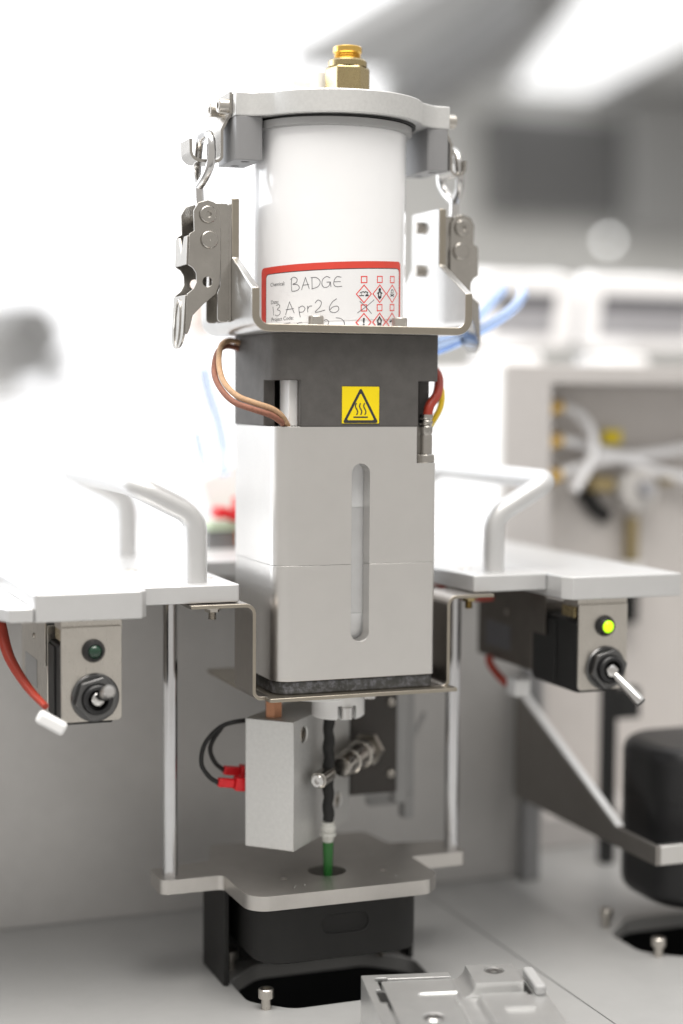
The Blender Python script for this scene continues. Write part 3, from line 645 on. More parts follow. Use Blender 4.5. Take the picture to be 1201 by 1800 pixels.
# ------------------------------------------------------------------ guide rods and lower plate
for x, l in ((-28.6, 'left of the two polished rods rising from the lower plate'), (82.8, 'right of the two polished rods rising from the lower plate')):
    b = NB(); lathe(b, [(0, -114), (2.75, -114), (2.75, DB - 0.1), (0, DB - 0.1)], 32, None, (x, 33, 0))
    tag(obj('guide_rod', b, M_ROD), l, 'rod', 'polished guide rods')
LP = rnd([(-34, 25.6), (-10.8, 25.6), (-10.4, -4.8), (57.0, -4.8), (62.8, 2), (62.8, 25.2), (85.8, 25.2), (85.8, 42), (62, 46), (60, 66), (-4, 66), (-10, 46), (-34, 42)],
         [3.5, 2.5, 8, 6, 5, 1.0, 2.5, 2, 2, 4, 4, 2, 2], 8)
lpp = prism(NB(), LP, -119.2, -114)
o = obj('lower_plate', cut(lpp, [bore(NB(), (26.4, 18.5, -125), (0, 0, 1), 7.0, 20, 40)] + [bore(NB(), (x, y, -115), (0, 0, 1), 1.3, 3, 16) for x, y in ((8, 14), (46, 12))]), M_LOWER, bevel=0.5, seg=3)
tag(o, 'grey aluminium plate with rounded front and a round hole under the green needle', 'plate')
cr = NB()
for k in range(9):
    x, y, r = random.uniform(0, 54), random.uniform(0, 40), random.uniform(0.1, 0.3)
    if (x - 26.4) ** 2 + (y - 18.5) ** 2 < 60: continue
    bmesh.ops.create_icosphere(cr, subdivisions=1, radius=r, matrix=Matrix.Translation((x, y, -114 + r * 0.35)) @ Matrix.Diagonal((1.3, 1, 0.6, 1)))
tag(obj('resin_crumbs', cr, M_RING), 'scattered pale crumbs on the grey lower plate', 'crumbs', kind='stuff')
cup = prism(NB(), rrect(-4.4, 57.6, 1.5, 50, 11, 8), -141, -119.4)
cut1 = prism(NB(), rnd([(18.5, -131.8), (36, -131.8), (36, -125), (18.5, -125)], 3.3, 6), -1, 2.6, 'XZ')
o = obj('black_cup', cut(cup, [cut1]), M_BLACKM, bevel=4.0, seg=4)
o.modifiers['edge'].angle_limit = math.radians(60)
tag(o, 'black rounded cup with an oval recess hanging beneath the lower plate', 'cup')
g = strip(rnd([(-9.3, 26), (-9.3, 50), (66, 50), (66, 30)], 0)[:], 2.0, -154.9, -119.3, 'XY')
g = NB(); box(g, -10.8, -8.8, 25, 52, -154.9, -119.4); box(g, -8.8, 64.5, 50, 52, -154.9, -119.4); box(g, 64.5, 66.5, 31, 52, -154.9, -119.4)
tag(obj('guard', g, M_BLACKM, bevel=0.3), 'black three sided guard standing behind the hole under the lower plate', 'guard')
# screws standing in the base plate
SG = 'cap screws standing in the base plate'
def standing_screw():
    t = obj('cap_screw', capscrew(NB(), (-3.3, -1.0, -150.9), (0, 0, 1), 2.75, 3.3, 1.4, 4.1, 1.7), M_STEEL, org=(-3.3, -1.0, -155))
    return t
sc = tag(standing_screw(), 'bright cap screw standing at the front rim of the hole beneath the lower plate', 'screw', SG)
for (x, y), l in (((-3.0, 42.0), 'dim cap screw beside the black guard, at the left rim of the hole'), ((55.5, 37.5), 'dim cap screw behind the hole under the black cup, near the fixture block'),
                  ((155.7, 0.2), 'bright cap screw in front of the hole at the right edge of the photo'), ((154.8, 38.5), 'blurred cap screw behind the hole at the right edge of the photo')):
    dup(sc, (x, y, -155), l)
# ------------------------------------------------------------------ nozzle assembly under the hanger
R45 = Matrix.Translation((10.1, 9.1, 0)) @ Matrix.Rotation(math.radians(45.5), 4, 'Z')
hk = thing('heater_head', 'matt aluminium block turned at an angle below the hanger with two sunk bolts', 'nozzle block', (20, 28, -103))
b = box(NB(), 0, 50, 0, 19.4, -103.2, -56.4, R45)
nrm = R45.to_3x3() @ Vector((0, -1, 0))
cuts = [bore(NB(), R45 @ Vector((x, -1, z)), -nrm, 2.9, 4, 28) for x, z in ((8.6, -62.4), (39.5, -93.0))]
obj('block_body', cut(b, cuts), M_BLAST, hk, bevel=0.4)
for x, z in ((8.6, -62.4), (39.5, -93.0)):
    obj('cap_screw', capscrew(NB(), R45 @ Vector((x, 2.9, z)), nrm, 2.6, 2.7, 1.4), M_STEEL, hk)
obj('copper_post', lathe(NB(), [(0, -56.3), (3.2, -56.3), (3.2, -46.5), (0, -46.5)], 6, Matrix.Rotation(0.3, 4, 'Z'), (6.5, 21, 0)), M_COPPER, hk)
cl = thing('collar_nut', 'round white collar with slots beneath the hanger, above the black sleeve', 'collar', (30.5, 20, -56))
b = lathe(NB(), [(0, -57.2), (8.6, -57.2), (9.6, -56.4), (9.6, -46.5), (0, -46.5)], 48, None, (30.5, 19, 0))
obj('collar_body', cut(b, [box(NB(), 27, 28.6, 5, 14, -60, -52), box(NB(), 32.6, 34.2, 5, 14, -60, -52)]), M_WMATT, cl, bevel=0.3)
obj('wide_flange', lathe(NB(), [(0, -50.0), (15, -50.0), (15, -46.5), (0, -46.5)], 48, None, (26, 24, 0)), M_WMATT, cl, bevel=0.3)
obj('clamp_stud', lathe(NB(), [(0, -56.6), (2.4, -56.6), (2.4, -52.6), (0, -52.6)], 20, None, (30.6, 10.6, 0)), M_POLISH, cl)
obj('clip_screw', capscrew(NB(), (38.5, 8.5, -48.0), (0, 0, -1), 2.4, 1.6, 1.1), M_POLISH, cl)
NX, NY = 27.2, 19.6
nz = thing('needle_tube', 'thin black sleeved tube ending in a clear hub and green needle above the round hole', 'needle', (NX, NY, -116))
b = NB(); tube(b, [(NX + 0.25 * math.sin(k * 0.9), NY, -57 - k * 1.0) for k in range(0, 40)], [2.0 + 0.12 * math.sin(k * 0.75) for k in range(0, 40)], 20)
obj('black_sleeve', b, M_BLACKM, nz, ang=60)
obj('luer_hub', lathe(NB(), [(0, -104), (1.9, -104), (2.3, -101.6), (2.9, -101.4), (2.9, -100.4), (2.2, -100.2), (2.9, -99), (2.9, -98), (2.3, -97.6), (2.6, -96.2), (0, -96.2)], 28, None, (NX, NY, 0)), M_LUER, nz)
obj('needle', lathe(NB(), [(0, -117), (1.55, -117), (2.05, -103.6), (0, -103.6)], 24, None, (NX, NY, 0)), M_GREEN, nz)
# pinch clamp: small eye on the near side, barrel and nut behind
pc = thing('pinch_actuator', 'small chrome pinch cylinder clamping the black sleeve with a tiny screw eye', 'actuator', (34, 24, -80))
ax = Vector((0.66, 0.72, 0.06)).normalized()
b = NB(); M_ = Matrix.Translation((25.2, 17.6, -78.6)) @ rotto(ax)
prism(b, rnd([(-3.0, -2.8), (3.0, -2.8), (3.0, 2.8), (-3.0, 2.8)], 2.4, 6), -6.8, 3.0, 'XY', M_)
obj('clamp_eye', b, M_LATCH, pc, bevel=0.4)
obj('eye_screw', capscrew(NB(), (20.6, 12.6, -79.0), -ax, 2.4, 1.2, 1.2), M_POLISH, pc)
p0 = Vector((33.0, 21.5, -77.0))
obj('barrel', lathe(NB(), [(0, 0), (3.4, 0), (4.1, 1.5), (4.1, 8), (4.7, 8.4), (4.7, 18), (5.4, 18.2), (5.4, 21), (3.2, 22.2), (3.2, 30), (0, 30)], 32, rotto(ax), p0), M_LATCH, pc)
obj('lock_nut', lathe(NB(), [(0, 26), (6.4, 26), (6.4, 28), (0, 28)], 6, rotto(ax), p0), M_STEEL, pc, ang=20)
dp = obj('mount_plate', box(NB(), 48, 67.5, 51, 54, -95.5, -46.6), M_BROWNBLK, bevel=0.3); tag(dp, 'dark vertical plate with small screws behind the chrome pinch cylinder', 'plate')
for z in (-60, -88):
    q = obj('plate_screw', capscrew(NB(), (64.8, 51, z), (0, -1, 0), 1.5, 1.0, 0.7), M_STEEL, dp, org=ORG[dp.name])
b = NB(); box(b, 70.0, 79, 60, 66, -99, -46.6); box(b, 74.5, 79, 60, 66, -109, -99)
for z0 in (-64, -83):
    tube(b, [(76, 63, z0), (97, 92, z0 + 9)], 1.1, 12)
box(b, 68.2, 73.5, 54.5, 59.5, -101, -46.6); box(b, 60, 79, 60.3, 65.8, -103, -99.3)
tag(obj('grey_upright', b, M_RING, bevel=0.5), 'blurred grey upright strip behind the right polished rod', 'upright')
# red push-on terminals with looped black leads
RG = 'red push on terminals behind the angled block'
for k, (x, y, z, l) in enumerate(((-8.0, 27, -80.8, 'front red push on terminal left of the angled aluminium block'), (-3.8, 34, -78.2, 'rear red push on terminal partly behind its twin'))):
    t = thing('push_terminal', l, 'terminal', (x, y, z), RG)
    Mx = Matrix.Translation((x, y, z)) @ Matrix.Rotation(math.radians(8), 4, 'Y')
    obj('sleeve', box(NB(), -4.6, 1.6, -1.6, 1.6, -1.6, 1.6, Mx), M_RPLAST, t, bevel=0.6)
    obj('housing', box(NB(), 1.6, 7.5, -2.6, 2.6, -2.4, 2.4, Mx), M_RPLAST, t, bevel=0.7)
tag(obj('black_lead', tube(NB(), spline([(-12.4, 27, -80.4), (-15.6, 27.6, -78), (-18.4, 28, -73), (-16.2, 30, -66), (-9.5, 30, -60.2), (0, 29, -58.6), (4, 30, -58.5)], 8), 0.85, 12), M_BLACK, ang=60), 'outer black lead looping up from the front red terminal', 'wire', 'black leads of the red terminals')
tag(obj('black_lead', tube(NB(), spline([(-8.2, 34, -77.6), (-11.6, 33.5, -74.5), (-13.6, 33, -70), (-13.0, 32, -66), (-9.6, 31, -60.8)], 8), 0.85, 12), M_BLACK, ang=60), 'inner shorter black lead rising from the rear red terminal', 'wire', 'black leads of the red terminals')

# ------------------------------------------------------------------ switch boxes
def hexnut(b, p, r, h, rot=0.2, hole=0):
    M_ = Matrix.Translation(p) @ rotto((0, -1, 0)) @ Matrix.Rotation(rot, 4, 'Z')
    prism(b, [(r * math.cos(k * math.pi / 3), r * math.sin(k * math.pi / 3)) for k in range(6)], 0, h, 'XY', M_)
    return b
def switch_box(x0, yf, ztop, label, lit, lever, black_depth, steel_z):
    """A panel 20.3 x 31.5 mm with lamp and toggle; boxes behind it."""
    t = thing('switch_box', label, 'switch', (x0 + 10, yf, ztop - 32), 'toggle switch boxes under the deck')
    P = prism(NB(), rnd([(x0, ztop - 31.6), (x0 + 20.3, ztop - 31.6), (x0 + 20.3, ztop), (x0, ztop)], [1.5, 1.5, 0, 0], 5), yf, yf + 1.2, 'XZ')
    face = obj('face_plate', P, M_STEEL, t, bevel=0.2)
    obj('face_flange', box(NB(), x0 + 0.2, x0 + 20.8, yf + 1.3, yf + 12, ztop - 1.0, ztop + 2.2), M_STEEL, t, bevel=0.2)
    lx, lz = x0 + 10.7, ztop - 8.0
    bez = obj('lamp_bezel', lathe(NB(), [(3.9, -0.2), (3.9, 0.6), (3.3, 2.0), (2.75, 2.9), (2.35, 2.9), (2.3, 2.0)], 32, rotto((0, -1, 0)), (lx, yf, lz)), M_BLACKS, t)
    obj('lamp_lens', lathe(NB(), [(2.3, 1.0), (2.25, 2.7), (1.75, 3.4), (0.9, 3.8), (0, 3.9)], 28, rotto((0, -1, 0)), (lx, yf, lz)), M_LEDON if lit else M_LEDOFF, t, ang=60)
    sx, sz = x0 + 11.2, ztop - 23.6
    sw = obj('toggle_washer', lathe(NB(), [(5.2, 0), (8.0, 0), (8.1, 0.5), (7.7, 1.0), (5.2, 1.0)], 40, rotto((0, -1, 0)), (sx, yf - 0.05, sz)), M_NUT, t)
    b = hexnut(NB(), (sx, yf - 1.1, sz), 7.5, 2.6, 0.25)
    obj('toggle_nut', cut(b, [bore(NB(), (sx, yf + 2, sz), (0, -1, 0), 5.0, 10, 32)]), M_NUT, t, bevel=0.35)
    obj('toggle_bushing', lathe(NB(), [(3.6, 0), (4.95, 0), (4.95, 5.2), (4.5, 5.7), (3.5, 5.7), (3.2, 2.5), (0, 2.0)], 32, rotto((0, -1, 0)), (sx, yf, sz)), M_BLACKS, t)
    a = Vector(lever).normalized(); L0 = Vector((sx, yf - 3.0, sz))
    obj('toggle_lever', lathe(NB(), [(0, 0), (2.9, 0.4), (2.6, 2.6), (1.5, 3.4), (1.75, 8), (2.15, 16.5), (1.9, 17.4), (0, 17.7)], 28, rotto(a), L0), M_POLISH, t, ang=50)
    zc = ztop - 32.6
    bb = NB(); box(bb, x0 + 0.3, x0 + 17.5, yf + 1.3, yf + black_depth, zc, ztop - 6.5)
    sb = obj('switch_body', bb, M_BLACK, t, bevel=0.4)
    sb2 = NB(); box(sb2, x0 + 0.0, x0 + 16, yf + 1.4 + black_depth * 0.45, yf + black_depth * 0.5 + 0.4 + black_depth * 0.45, zc + 2, ztop - 7.5)
    obj('body_rib', box(NB(), x0 - 0.3, x0 + 16, yf + 1.4 + black_depth * 0.45, yf + black_depth, zc + 1.2, ztop - 7.6), M_BLACK, t, bevel=0.3); sb2.free()
    steel = NB(); box(steel, x0 - 0.6, x0 + 15, yf + black_depth + 0.2, yf + black_depth + 48, steel_z[0], steel_z[1])
    sb3 = obj('valve_body', steel, M_DARKSTEEL if lit else M_STEEL, t, bevel=0.4)
    obj('valve_bracket', box(NB(), x0 - 1.3, x0 - 0.65, yf + (black_depth - 12 if lit else black_depth), yf + black_depth + 40, steel_z[1] - (11 if lit else 14), ztop + 2), M_DARKSTEEL if lit else M_STEEL, t, bevel=0.15)
    obj('rating_plate', box(NB(), x0 - 0.75, x0 - 0.62, yf + black_depth + 18, yf + black_depth + 40, steel_z[0] + 5, steel_z[0] + 15), M_DKSCR if lit else M_RING, t)
    obj('bracket_screw', capscrew(NB(), (x0 - 1.3, yf + black_depth + 20, steel_z[1] - 6.2), (-1, 0, 0), 1.2, 0.5, 0.6), M_STEEL, t)
    obj('terminal_clip', box(NB(), x0 + 1, x0 + 9, yf + 5, yf + 15, ztop - 5.5, ztop - 1.2), M_BRASS, t, bevel=0.3)
    return t
switch_box(-74.9, -2.0, -17.7, 'steel switch plate with unlit dark green lamp and toggle pointing at the camera', False, (0.02, -0.93, 0.30), 21, (-49.0, -19.5))
switch_box(114.2, -8.0, -16.8, 'steel switch plate with glowing green lamp and toggle tilted down', True, (0.33, -0.62, -0.55), 36, (-46.5, -20.0))
tag(obj('red_lead', tube(NB(), spline([(-89, 40, -16), (-88.5, 34, -22), (-87.2, 24, -31), (-84, 8, -38.5), (-80.5, -4, -43)], 8), [2.5 - 1.35 * k / 32 for k in range(33)], 14), M_RWIRE, ang=60), 'flat red lead hanging left of the unlit switch', 'wire')
b = NB(); box(b, -5, 5.2, -2.3, 2.3, -2.2, 2.2, Matrix.Translation((-79.5, -8, -47.6)) @ Matrix.Rotation(math.radians(-12), 4, 'Z') @ Matrix.Rotation(math.radians(30), 4, 'Y'))
tag(obj('lead_connector', b, M_WMATT, bevel=1.2, seg=3), 'white plastic connector at the end of the flat red lead', 'connector')
# wiring around the lit switch, blurred
tag(obj('red_lead', tube(NB(), spline([(86, 60, -14), (90, 50, -18), (97, 44, -19.5), (103, 40, -19)], 8), 1.3, 12), M_RWIRE, ang=60), 'red lead bundle running behind the steel valve at the lit switch', 'wire')
tag(obj('red_lead', tube(NB(), spline([(112, 62, -46), (112, 60, -49), (113, 55, -52.5), (114, 50, -55)], 8), 1.6, 12), M_RWIRE, ang=60), 'red lead dropping below the valve of the lit switch', 'wire')
b = NB(); box(b, 88.5, 97, 36, 42, -17.4, -14.0); tag(obj('plug_housing', b, M_WMATT, bevel=0.5), 'white plug among red leads under the deck right of the block', 'plug', 'white plugs near the lit switch')
b = NB(); box(b, 113, 120, 40, 48, -59, -52); tag(obj('plug_housing', b, M_WMATT, bevel=0.8), 'white plug below the valve of the lit switch', 'plug', 'white plugs near the lit switch')

# ------------------------------------------------------------------ cables, lugs and tubes at the collar
tag(obj('braided_cable', tube(NB(), spline([(2, 43, 77.5), (-5, 38, 78.5), (-11, 29, 76), (-15.3, 17, 69.5), (-16.0, 9, 63.5), (-13.4, 2.5, 58.8), (-8, -2.0, 56.2), (-2.5, -2.4, 54.4), (1.6, -0.8, 52.0), (5.0, 3.2, 49.0), (7, 8, 48.8)], 10), 1.02, 16), M_TAN, ang=60), 'tan braided cable curling from behind the collar into its notch', 'cable', 'braided heater cables')
tag(obj('braided_cable', tube(NB(), spline([(2, 44, 75.5), (-6, 39, 76.5), (-12.4, 29, 73.5), (-17.0, 17, 66.8), (-17.2, 9, 61.3), (-14.4, 2.5, 56.6), (-8.8, -2.4, 54.1), (-3.2, -3.0, 52.3), (0.6, -1.4, 50.4), (3.2, 2.6, 49.3), (5, 8, 49.2)], 10), 1.05, 16), M_BROWN, ang=60), 'reddish brown braided cable below its tan twin at the collar notch', 'cable', 'braided heater cables')
tag(obj('red_lead', tube(NB(), spline([(62, 30, 74), (66.4, 22, 70), (66.8, 14, 66), (63.4, 7, 60), (59.4, 4.6, 55.5), (58.2, 4.2, 51)], 10), 1.75, 18), M_RWIRE, ang=60), 'thick red lead entering the ring lug on the silver block', 'wire')
rl = thing('ring_lug', 'crimped nickel ring lug bolted in the corner notch of the silver block', 'lug', (57.8, 4.3, 35.3))
b = NB(); lathe(b, [(1.2, 52.6), (2.3, 52.4), (2.45, 51.2), (2.0, 50.6), (2.5, 50.0), (2.5, 49.2), (2.0, 48.6), (2.5, 48.0), (2.4, 46.2), (2.1, 45.4), (2.35, 44.8), (2.35, 38.4), (0, 38.4)], 28, None, (57.9, 4.4, 0))
obj('crimp_barrel', b, M_LATCH, rl)
obj('lug_bolt', lathe(NB(), [(0, 35.3), (3.7, 35.3), (3.7, 37.9), (3.3, 38.3), (0, 38.3)], 6, Matrix.Rotation(0.35, 4, 'Z'), (57.6, 4.6, 0)), M_LATCH, rl, ang=20, bevel=0.2)
yw = obj('earth_wire', tube(NB(), spline([(66.5, 24, 70), (69.6, 18, 62), (68.2, 15, 55), (64.0, 14, 48.6), (62.4, 13.5, 45)], 10), 1.15, 14), M_YWIRE, ang=60)
tag(yw, 'yellow and green earth wire curving behind the ring lug', 'wire')
obj('green_stripe', tube(NB(), spline([(67.1, 24.6, 70.2), (70.25, 18.6, 62.1), (68.9, 15.6, 54.9), (64.7, 14.6, 48.4), (63.0, 14.1, 45)], 10), 0.85, 12), M_GRWIRE, yw, org=ORG[yw.name], ang=60)
BG = 'translucent blue air tubes'
tag(obj('air_tube', tube(NB(), spline([(52, 50, 70), (72, 38, 75.0), (90, 34, 82.5), (114.5, 52, 92.5), (130, 72, 100), (136, 84, 103)], 10), 2.2, 18), M_BLUE, ang=60), 'lower blue air tube sweeping up past the right latch, its bright end in view', 'tube', BG)
tag(obj('air_tube', tube(NB(), spline([(52, 54, 71), (74, 46, 77.5), (92, 50, 83.5), (116, 74, 96), (131, 92, 103.5)], 10), 2.2, 18), M_BLUE, ang=60), 'upper blue air tube behind its twin at the right latch', 'tube', BG)
tag(obj('air_tube', tube(NB(), spline([(11.5, 128, 70), (14, 130, 61), (18.5, 131, 48), (21.0, 132, 36), (24, 140, 26)], 10), 2.4, 16), M_PALEBLUE, ang=60), 'faint blue air tube rising left of the dark collar', 'tube', BG)
tag(obj('air_tube', tube(NB(), spline([(9.0, 130, 43), (11, 132, 36), (14, 134, 26)], 8), 1.6, 16), M_PALEBLUE, ang=60), 'short pale blue air tube stub above the tilted white box', 'tube', BG)

# ------------------------------------------------------------------ machined fixture in the foreground
fx = thing('fixture_block', 'machined aluminium fixture with a curved saddle in the foreground at the bottom edge', 'fixture', (35, -60, -155))
FM = Matrix.Translation((20.3, -31.0, 0)) @ Matrix.Rotation(math.radians(-13.2), 4, 'Z')
b = NB(); prism(b, rnd([(0, 0), (0, -75), (58, -75), (58, -46), (58, 0)], [0.5, 0, 0, 0, 3], 4), -154.9, -136, 'XY', FM)
obj('frame_body', cut(b, [prism(NB(), rnd([(4.6, -4.2), (4.6, -80), (50.5, -80), (50.5, -4.2)], [1.6, 0, 0, 1.6], 5), -139, -130, 'XY', FM), box(NB(), 30, 42, -6, 1, -138.5, -130, FM)] +
    [prism(NB(), rrect(x0, x1, y0, y1, 1.2, 5), -150, -130, 'XY', FM) for x0, x1, y0, y1 in ((2.6, 6.3, -26, -14), (4.0, 8.5, -6.5, -3.0), (45.5, 53.0, -6.5, -2.4), (49.0, 53.6, -24, -11))]), M_FIX, fx, bevel=0.5, seg=3)
b = NB(); prism(b, rnd([(6.0, -5.2), (6.0, -74), (49, -74), (49, -22), (49, -5.2)], 1.0, 4), -138.9, -136.4, 'XY', FM)
def fxb(x, y, z, axis, r, d): return bore(NB(), FM @ Vector((x, y, z)), FM.to_3x3() @ Vector(axis), r, d, 40)
groove = prism(NB(), rnd([(16, -17.5), (16, -21.3), (38, -21.3), (38, -17.5)], 1.85, 6), -136.85, -130, 'XY', FM)
obj('insert_plate', cut(b, [groove, fxb(17.5, -39.5, -137.6, (0, 0, 1), 3.6, 6)]), M_FIX, fx, bevel=0.3)
sd = NB(); box(sd, 29.5, 50.2, -24, -6.5, -136.3, -131.6, FM)
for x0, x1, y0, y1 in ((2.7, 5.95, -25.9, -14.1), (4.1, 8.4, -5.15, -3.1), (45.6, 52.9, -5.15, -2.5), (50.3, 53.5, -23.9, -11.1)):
    obj('slot_shade', prism(NB(), rrect(x0, x1, y0, y1, 1.1, 5), -139.5, -136.9, 'XY', FM), M_BLACKM, fx)  # black fill gives each open slot its shade by colour
obj('saddle', cut(sd, [fxb(29.4, -40, -131.3, (0, 1, 0), 5.0, 60), fxb(43.0, -12.5, -133.2, (0, 0, 1), 3.5, 5)]), M_FIX, fx, bevel=0.3)
s2 = NB(); box(s2, 27, 50.2, -60, -27.5, -136.3, -133.8, FM)
obj('front_saddle', cut(s2, [fxb(31.0, -70, -133.0, (0, 1, 0), 4.2, 60), box(NB(), 26, 33, -62, -33, -135.2, -128, FM), box(NB(), 40, 52, -62, -40, -134.9, -128, FM)]), M_FIX, fx, bevel=0.3)
for x, y, z in ((43.0, -12.5, -133.5), (17.5, -39.5, -137.7)):
    obj('cap_screw', capscrew(NB(), FM @ Vector((x, y, z)), (0, 0, 1), 3.1, 1.6, 1.5), M_POLISH, fx)
obj('corner_post', prism(NB(), rnd([(53.8, -7), (57.6, -7), (57.6, -26), (53.8, -26)], 1.5, 4), -135.9, -132.6, 'XY', FM), M_RING, fx, bevel=0.8, seg=3)

# ------------------------------------------------------------------ next station on the right
mc = NB(); prism(mc, rrect(162.0, 218, 0, 56, 22, 12), -141, -78)
o = obj('black_canister', mc, M_BLACKS, bevel=6, seg=5); o.modifiers['edge'].angle_limit = math.radians(60)
tag(o, 'tall black rounded canister at the right edge of the photo', 'canister')
obj('seam_band', prism(NB(), rrect(161.95, 218.05, -0.05, 56.05, 22, 12), -99.2, -98.6), M_BLACK, o, org=ORG[o.name])
gs = thing('support_gusset', 'triangular sheet metal gusset with bright sloping edge carrying the black canister', 'bracket', (150, 50, -116))
obj('gusset_web', prism(NB(), [(110, -117), (-8, -117), (-8, -109.6), (20, -109.4), (106, -70), (110, -70)], 148.6, 150.6, 'YZ'), M_GUS, gs, bevel=0.2)
obj('edge_flange', strip([(21, -108.9), (107, -69.6)], 1.0, 148.4, 151.8, 'YZ'), M_BRIGHT, gs, bevel=0.2)
obj('front_strip', box(NB(), 150.7, 230, -8, -5, -117, -109.6), M_ALU, gs, bevel=0.3)
tag(obj('black_post', (lambda q: (box(q, 199, 205, 118, 124, -155, -60), box(q, 205, 217, 118, 126, -88, -74), q)[-1])(NB()), M_BLACK, bevel=0.5), 'blurred black post with a side block standing behind the black canister', 'post')
tag(obj('grey_post', box(NB(), 152, 160, 106, 112, -154.9, -60), M_PVC, bevel=0.5), 'dark grey post at the back end of the gusset', 'post')

# ------------------------------------------------------------------ cabinet with tubing behind, right
cb = thing('cabinet', 'beige instrument cabinet with an open recess of white tubing at the right', 'cabinet', (300, 250, -155))
CF = 150
shell = box(NB(), 162, 520, CF, 420, -154.8, 73.5)
obj('cabinet_shell', cut(shell, [box(NB(), 186, 600, CF - 5, CF + 42, -140, 65)]), M_CAB, cb, bevel=0.6)
obj('recess_back', box(NB(), 186.2, 519, CF + 36, CF + 41.8, -139.8, 64.8), M_CABIN, cb)
obj('side_panel', box(NB(), 159.5, 161.9, CF + 0.5, 420, -13, 72), M_WMATT, cb, bevel=0.4)
mf = thing('manifold', 'pale green manifold strip with three brass fittings on the recess side', 'manifold', (193, 172, 15))
obj('manifold_bar', box(NB(), 186.3, 194, 168, 180, 8, 60), mat('pale_green', (0.30, 0.36, 0.32), 0.0, 0.5, noise=0.2), mf, bevel=0.5)
for z in (53.5, 37.5, 20.5):
    obj('brass_port', lathe(NB(), [(0, 0), (4.2, 0), (4.2, 5), (3.3, 5.2), (3.3, 9.5), (0, 9.5)], 24, rotto((1, 0, 0.1)), (194.1, 174, z)), M_GOLD, mf)
TG = 'milky tubes in the cabinet recess'
tag(obj('milky_tube', tube(NB(), spline([(203, 174, 54.5), (212, 170, 50), (218, 168, 39), (216, 168, 26), (208, 168, 14)], 8), 2.5, 16), M_CLEAR, ang=60), 'curved milky tube bending down from the top brass port', 'tube', TG)
tag(obj('milky_tube', tube(NB(), spline([(203, 174, 38.5), (216, 176, 36), (236, 178, 30.5), (256, 178, 31), (300, 178, 37)], 8), 2.5, 16), M_CLEAR, ang=60), 'milky tube running right from the middle brass port', 'tube', TG)
tag(obj('milky_tube', tube(NB(), spline([(203, 174, 21.5), (218, 176, 25.5), (238, 178, 28.5), (262, 178, 22), (300, 178, 14)], 8), 2.5, 16), M_CLEAR, ang=60), 'milky tube rising from the lowest brass port and falling right', 'tube', TG)
M_VALVE = mat('valve_white', (0.62, 0.60, 0.58), 0.0, 0.5, noise=0.05)
vl = thing('regulator_valve', 'round white regulator with brass side ports hanging in the cabinet recess', 'valve', (249, 178, 0))
obj('valve_body', lathe(NB(), [(0, -8), (11, -8), (11, 4), (9.5, 6), (4, 6.5), (0, 6.5)], 40, rotto((0, -1, 0)), (249, 180, 13)), M_VALVE, vl, bevel=0.5)
obj('valve_knob', lathe(NB(), [(0, 6), (4, 6), (4, 11), (0, 11)], 24, rotto((0, -1, 0)), (250, 180, 14)), M_GREYDEV, vl)
obj('side_port', lathe(NB(), [(0, 0), (4.5, 0), (4.5, 12), (0, 12)], 20, rotto((-1, 0, 0.05)), (235, 180, 16)), M_BRASS, vl)
obj('side_port', lathe(NB(), [(0, 0), (3.2, 0), (3.2, 8), (0, 8)], 20, rotto((1, 0, 0.2)), (263, 180, 18)), M_BRASS, vl)
obj('stem', lathe(NB(), [(0, -22), (3.4, -22), (3.4, 0), (0, 0)], 20, None, (247.5, 180, -0.5)), M_BRASS, vl)
obj('stem_cap', lathe(NB(), [(0, -31), (5.5, -31), (5.5, -22), (0, -22)], 24, None, (247.5, 180, -1)), M_WMATT, vl)
obj('black_hose', lathe(NB(), [(0, -52), (4.4, -52), (4.4, -31), (0, -31)], 20, None, (247, 180, -1)), M_BLACK, vl)
obj('black_elbow', tube(NB(), spline([(222, 182, 12), (229, 184, 4), (236, 186, 0)], 6), 4.2, 14), M_BLACK, vl)
tag(obj('yellow_tag', box(NB(), 232, 242, 182, 183, 36, 42.5), M_YELLOW), 'small yellow tag above the white tubing in the recess', 'tag')
# two white instruments on the cabinet
IG = 'white instruments on top of the cabinet'
def instrument(x, w, l):
    t = thing('bench_instrument', l, 'instrument', (x + w / 2, 352, 73.6), IG)
    T_ = Matrix.Translation((0, 352, 88)) @ Matrix.Rotation(math.radians(12), 4, 'X')
    b = NB(); prism(b, rrect(x, x + w, 0, 44, 9, 8), -6, 12, 'XZ', T_)
    obj('housing', b, M_WHITE, t, bevel=2, seg=3)
    obj('screen', box(NB(), x + 12, x + w - 16, -6.6, -6.1, 9, 33, T_), M_GREYDEV, t)
    obj('dark_strip', box(NB(), x + 12, x + w - 16, -7.0, -6.65, 25, 33, T_), M_DKSCR, t)
    obj('foot', box(NB(), x + 6, x + 34, 322, 362, 73.7, 84), M_WHITE, t, bevel=3, seg=3)
instrument(238, 66, 'white bench instrument with grey screen just right of the blue tubes')
instrument(308, 90, 'white bench instrument with grey screen at the right edge of the photo')

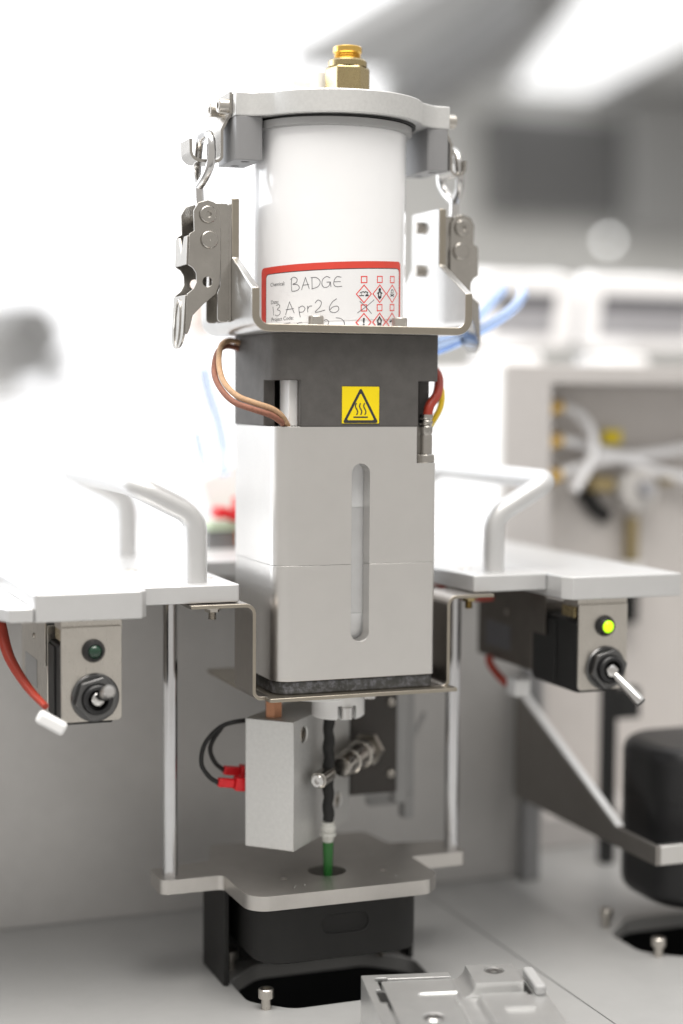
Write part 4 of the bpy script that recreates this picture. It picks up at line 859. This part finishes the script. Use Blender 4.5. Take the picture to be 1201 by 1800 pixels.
# ------------------------------------------------------------------ things behind the block, left
b = NB(); box(b, -14, 24, -12, 30, -9.5, 9, Matrix.Translation((36, 175, 19.5)) @ Matrix.Rotation(math.radians(-24), 4, 'Y'))
tag(obj('tilted_box', b, M_WMATT, bevel=1.5, seg=3), 'tilted white box half hidden behind the silver block', 'box')
tb = thing('terminal_rail', 'blurred terminal rail with red and orange plugs left of the silver block', 'terminal rail', (30, 150, -6))
obj('rail_base', box(NB(), 18, 60, 145, 160, -11, 0.5), M_PVC, tb, bevel=0.5)
obj('green_strip', box(NB(), 18, 60, 142, 158, 1, 4.2), mat('pcb_green', (0.5, 0.6, 0.44), 0, 0.5, noise=0.1), tb)
for x, z in ((21, 8.5), (27, 7.6), (30.5, 12.5)): obj('red_plug', box(NB(), x, x + 5.4, 140, 150, z - 2.6, z + 2.4), M_RPLAST, tb, bevel=0.8)
obj('orange_plug', box(NB(), 31, 37, 138, 148, -6, 1.6), M_ORANGE, tb, bevel=0.8)
obj('black_plug', box(NB(), 31.5, 37, 139, 148, 2.5, 8.5), M_BLACK, tb, bevel=0.5)

# ------------------------------------------------------------------ room far behind: grey wall, ceiling, lights, screen
o = obj('wall', box(NB(), 1130, 3600, 2650, 2700, -900, 700), M_LABWALL); o['kind'] = 'structure'
o = obj('ceiling', box(NB(), 917, 3200, 1500, 2649, 701, 740), M_CEIL); o['kind'] = 'structure'
tag(obj('ceiling_beam', prism(NB(), [(1010, 1800), (1075, 1800), (1255, 2640), (1150, 2640)], 640, 700.5), M_BEAM, bevel=3), 'dark diagonal beam under the ceiling at the upper right, out of focus', 'beam')
tag(obj('ceiling_light', prism(NB(), [(1120, 1800), (1430, 1800), (1575, 2610), (1400, 2610)], 688, 700.5), M_LIGHT, bevel=3), 'wide glowing ceiling light at the upper right corner, out of focus', 'ceiling light')
sc_ = thing('wall_screen', 'large dark screen on the far grey wall, out of focus', 'screen', (1450, 2600, 420))
obj('screen_body', box(NB(), 1340, 1640, 2590, 2640, 430, 640), M_SCOPE, sc_, bevel=5)
obj('screen_panel', box(NB(), 1352, 1628, 2585, 2589, 442, 628), M_DKSCR2, sc_)
tag(obj('wall_cupboard', box(NB(), 1650, 2100, 2560, 2640, 400, 690), M_CUPB, bevel=5), 'grey wall cupboard right of the far dark screen', 'cupboard')
tag(obj('indicator_lamp', lathe(NB(), [(0, 0), (7, 0), (7, 6), (0, 8)], 20, rotto((0, -1, 0)), (1590, 2550, 383)), M_STAT), 'small round lamp glowing as a disc on the far wall', 'lamp')
ms = thing('microscope', 'blurred grey microscope far behind at the left edge of the photo', 'microscope', (340, 2345, -180))
obj('base', box(NB(), 225, 445, 2265, 2465, -179, -165), M_SCOPE2, ms, bevel=12)
obj('column', box(NB(), 392, 412, 2400, 2420, -138, 120), M_SCOPE2, ms, bevel=12)
obj('head', lathe(NB(), [(0, -60), (60, -60), (92, 0), (76, 46), (0, 58)], 32, rotto((-0.15, -0.3, 1)), (318, 2345, 150)), M_SCOPE3, ms)
obj('eyepiece', lathe(NB(), [(0, 0), (40, 0), (40, 40), (0, 40)], 24, rotto((0.2, -1, 0.3)), (330, 2275, 160)), M_SCOPE, ms)
obj('stage', box(NB(), 240, 420, 2320, 2420, 30, 46), M_SCOPE2, ms, bevel=4)
obj('lens_turret', lathe(NB(), [(0, 0), (26, 0), (40, 60), (0, 60)], 24, None, (300, 2345, 50)), M_SCOPE2, ms)
obj('knob', lathe(NB(), [(0, 0), (20, 0), (20, 32), (0, 32)], 24, rotto((0, -1, 0)), (410, 2396, 100)), M_SCOPE3, ms)
tag(obj('side_bench', box(NB(), -200, 1000, 2200, 2700, -220, -180.2), M_WMATT, bevel=3), 'pale bench under the blurred microscope at the left edge', 'bench')
cb2 = thing('cardboard_box', 'blurred peach coloured box far behind, between the left latch arm and the canister', 'box', (470, 1800, 150))
obj('carton', box(NB(), 486, 520, 1790, 1850, 150, 330), M_PEACH, cb2, bevel=3)
obj('shelf', box(NB(), 380, 560, 1780, 1900, 136, 149.5), M_WMATT, cb2, bevel=2)
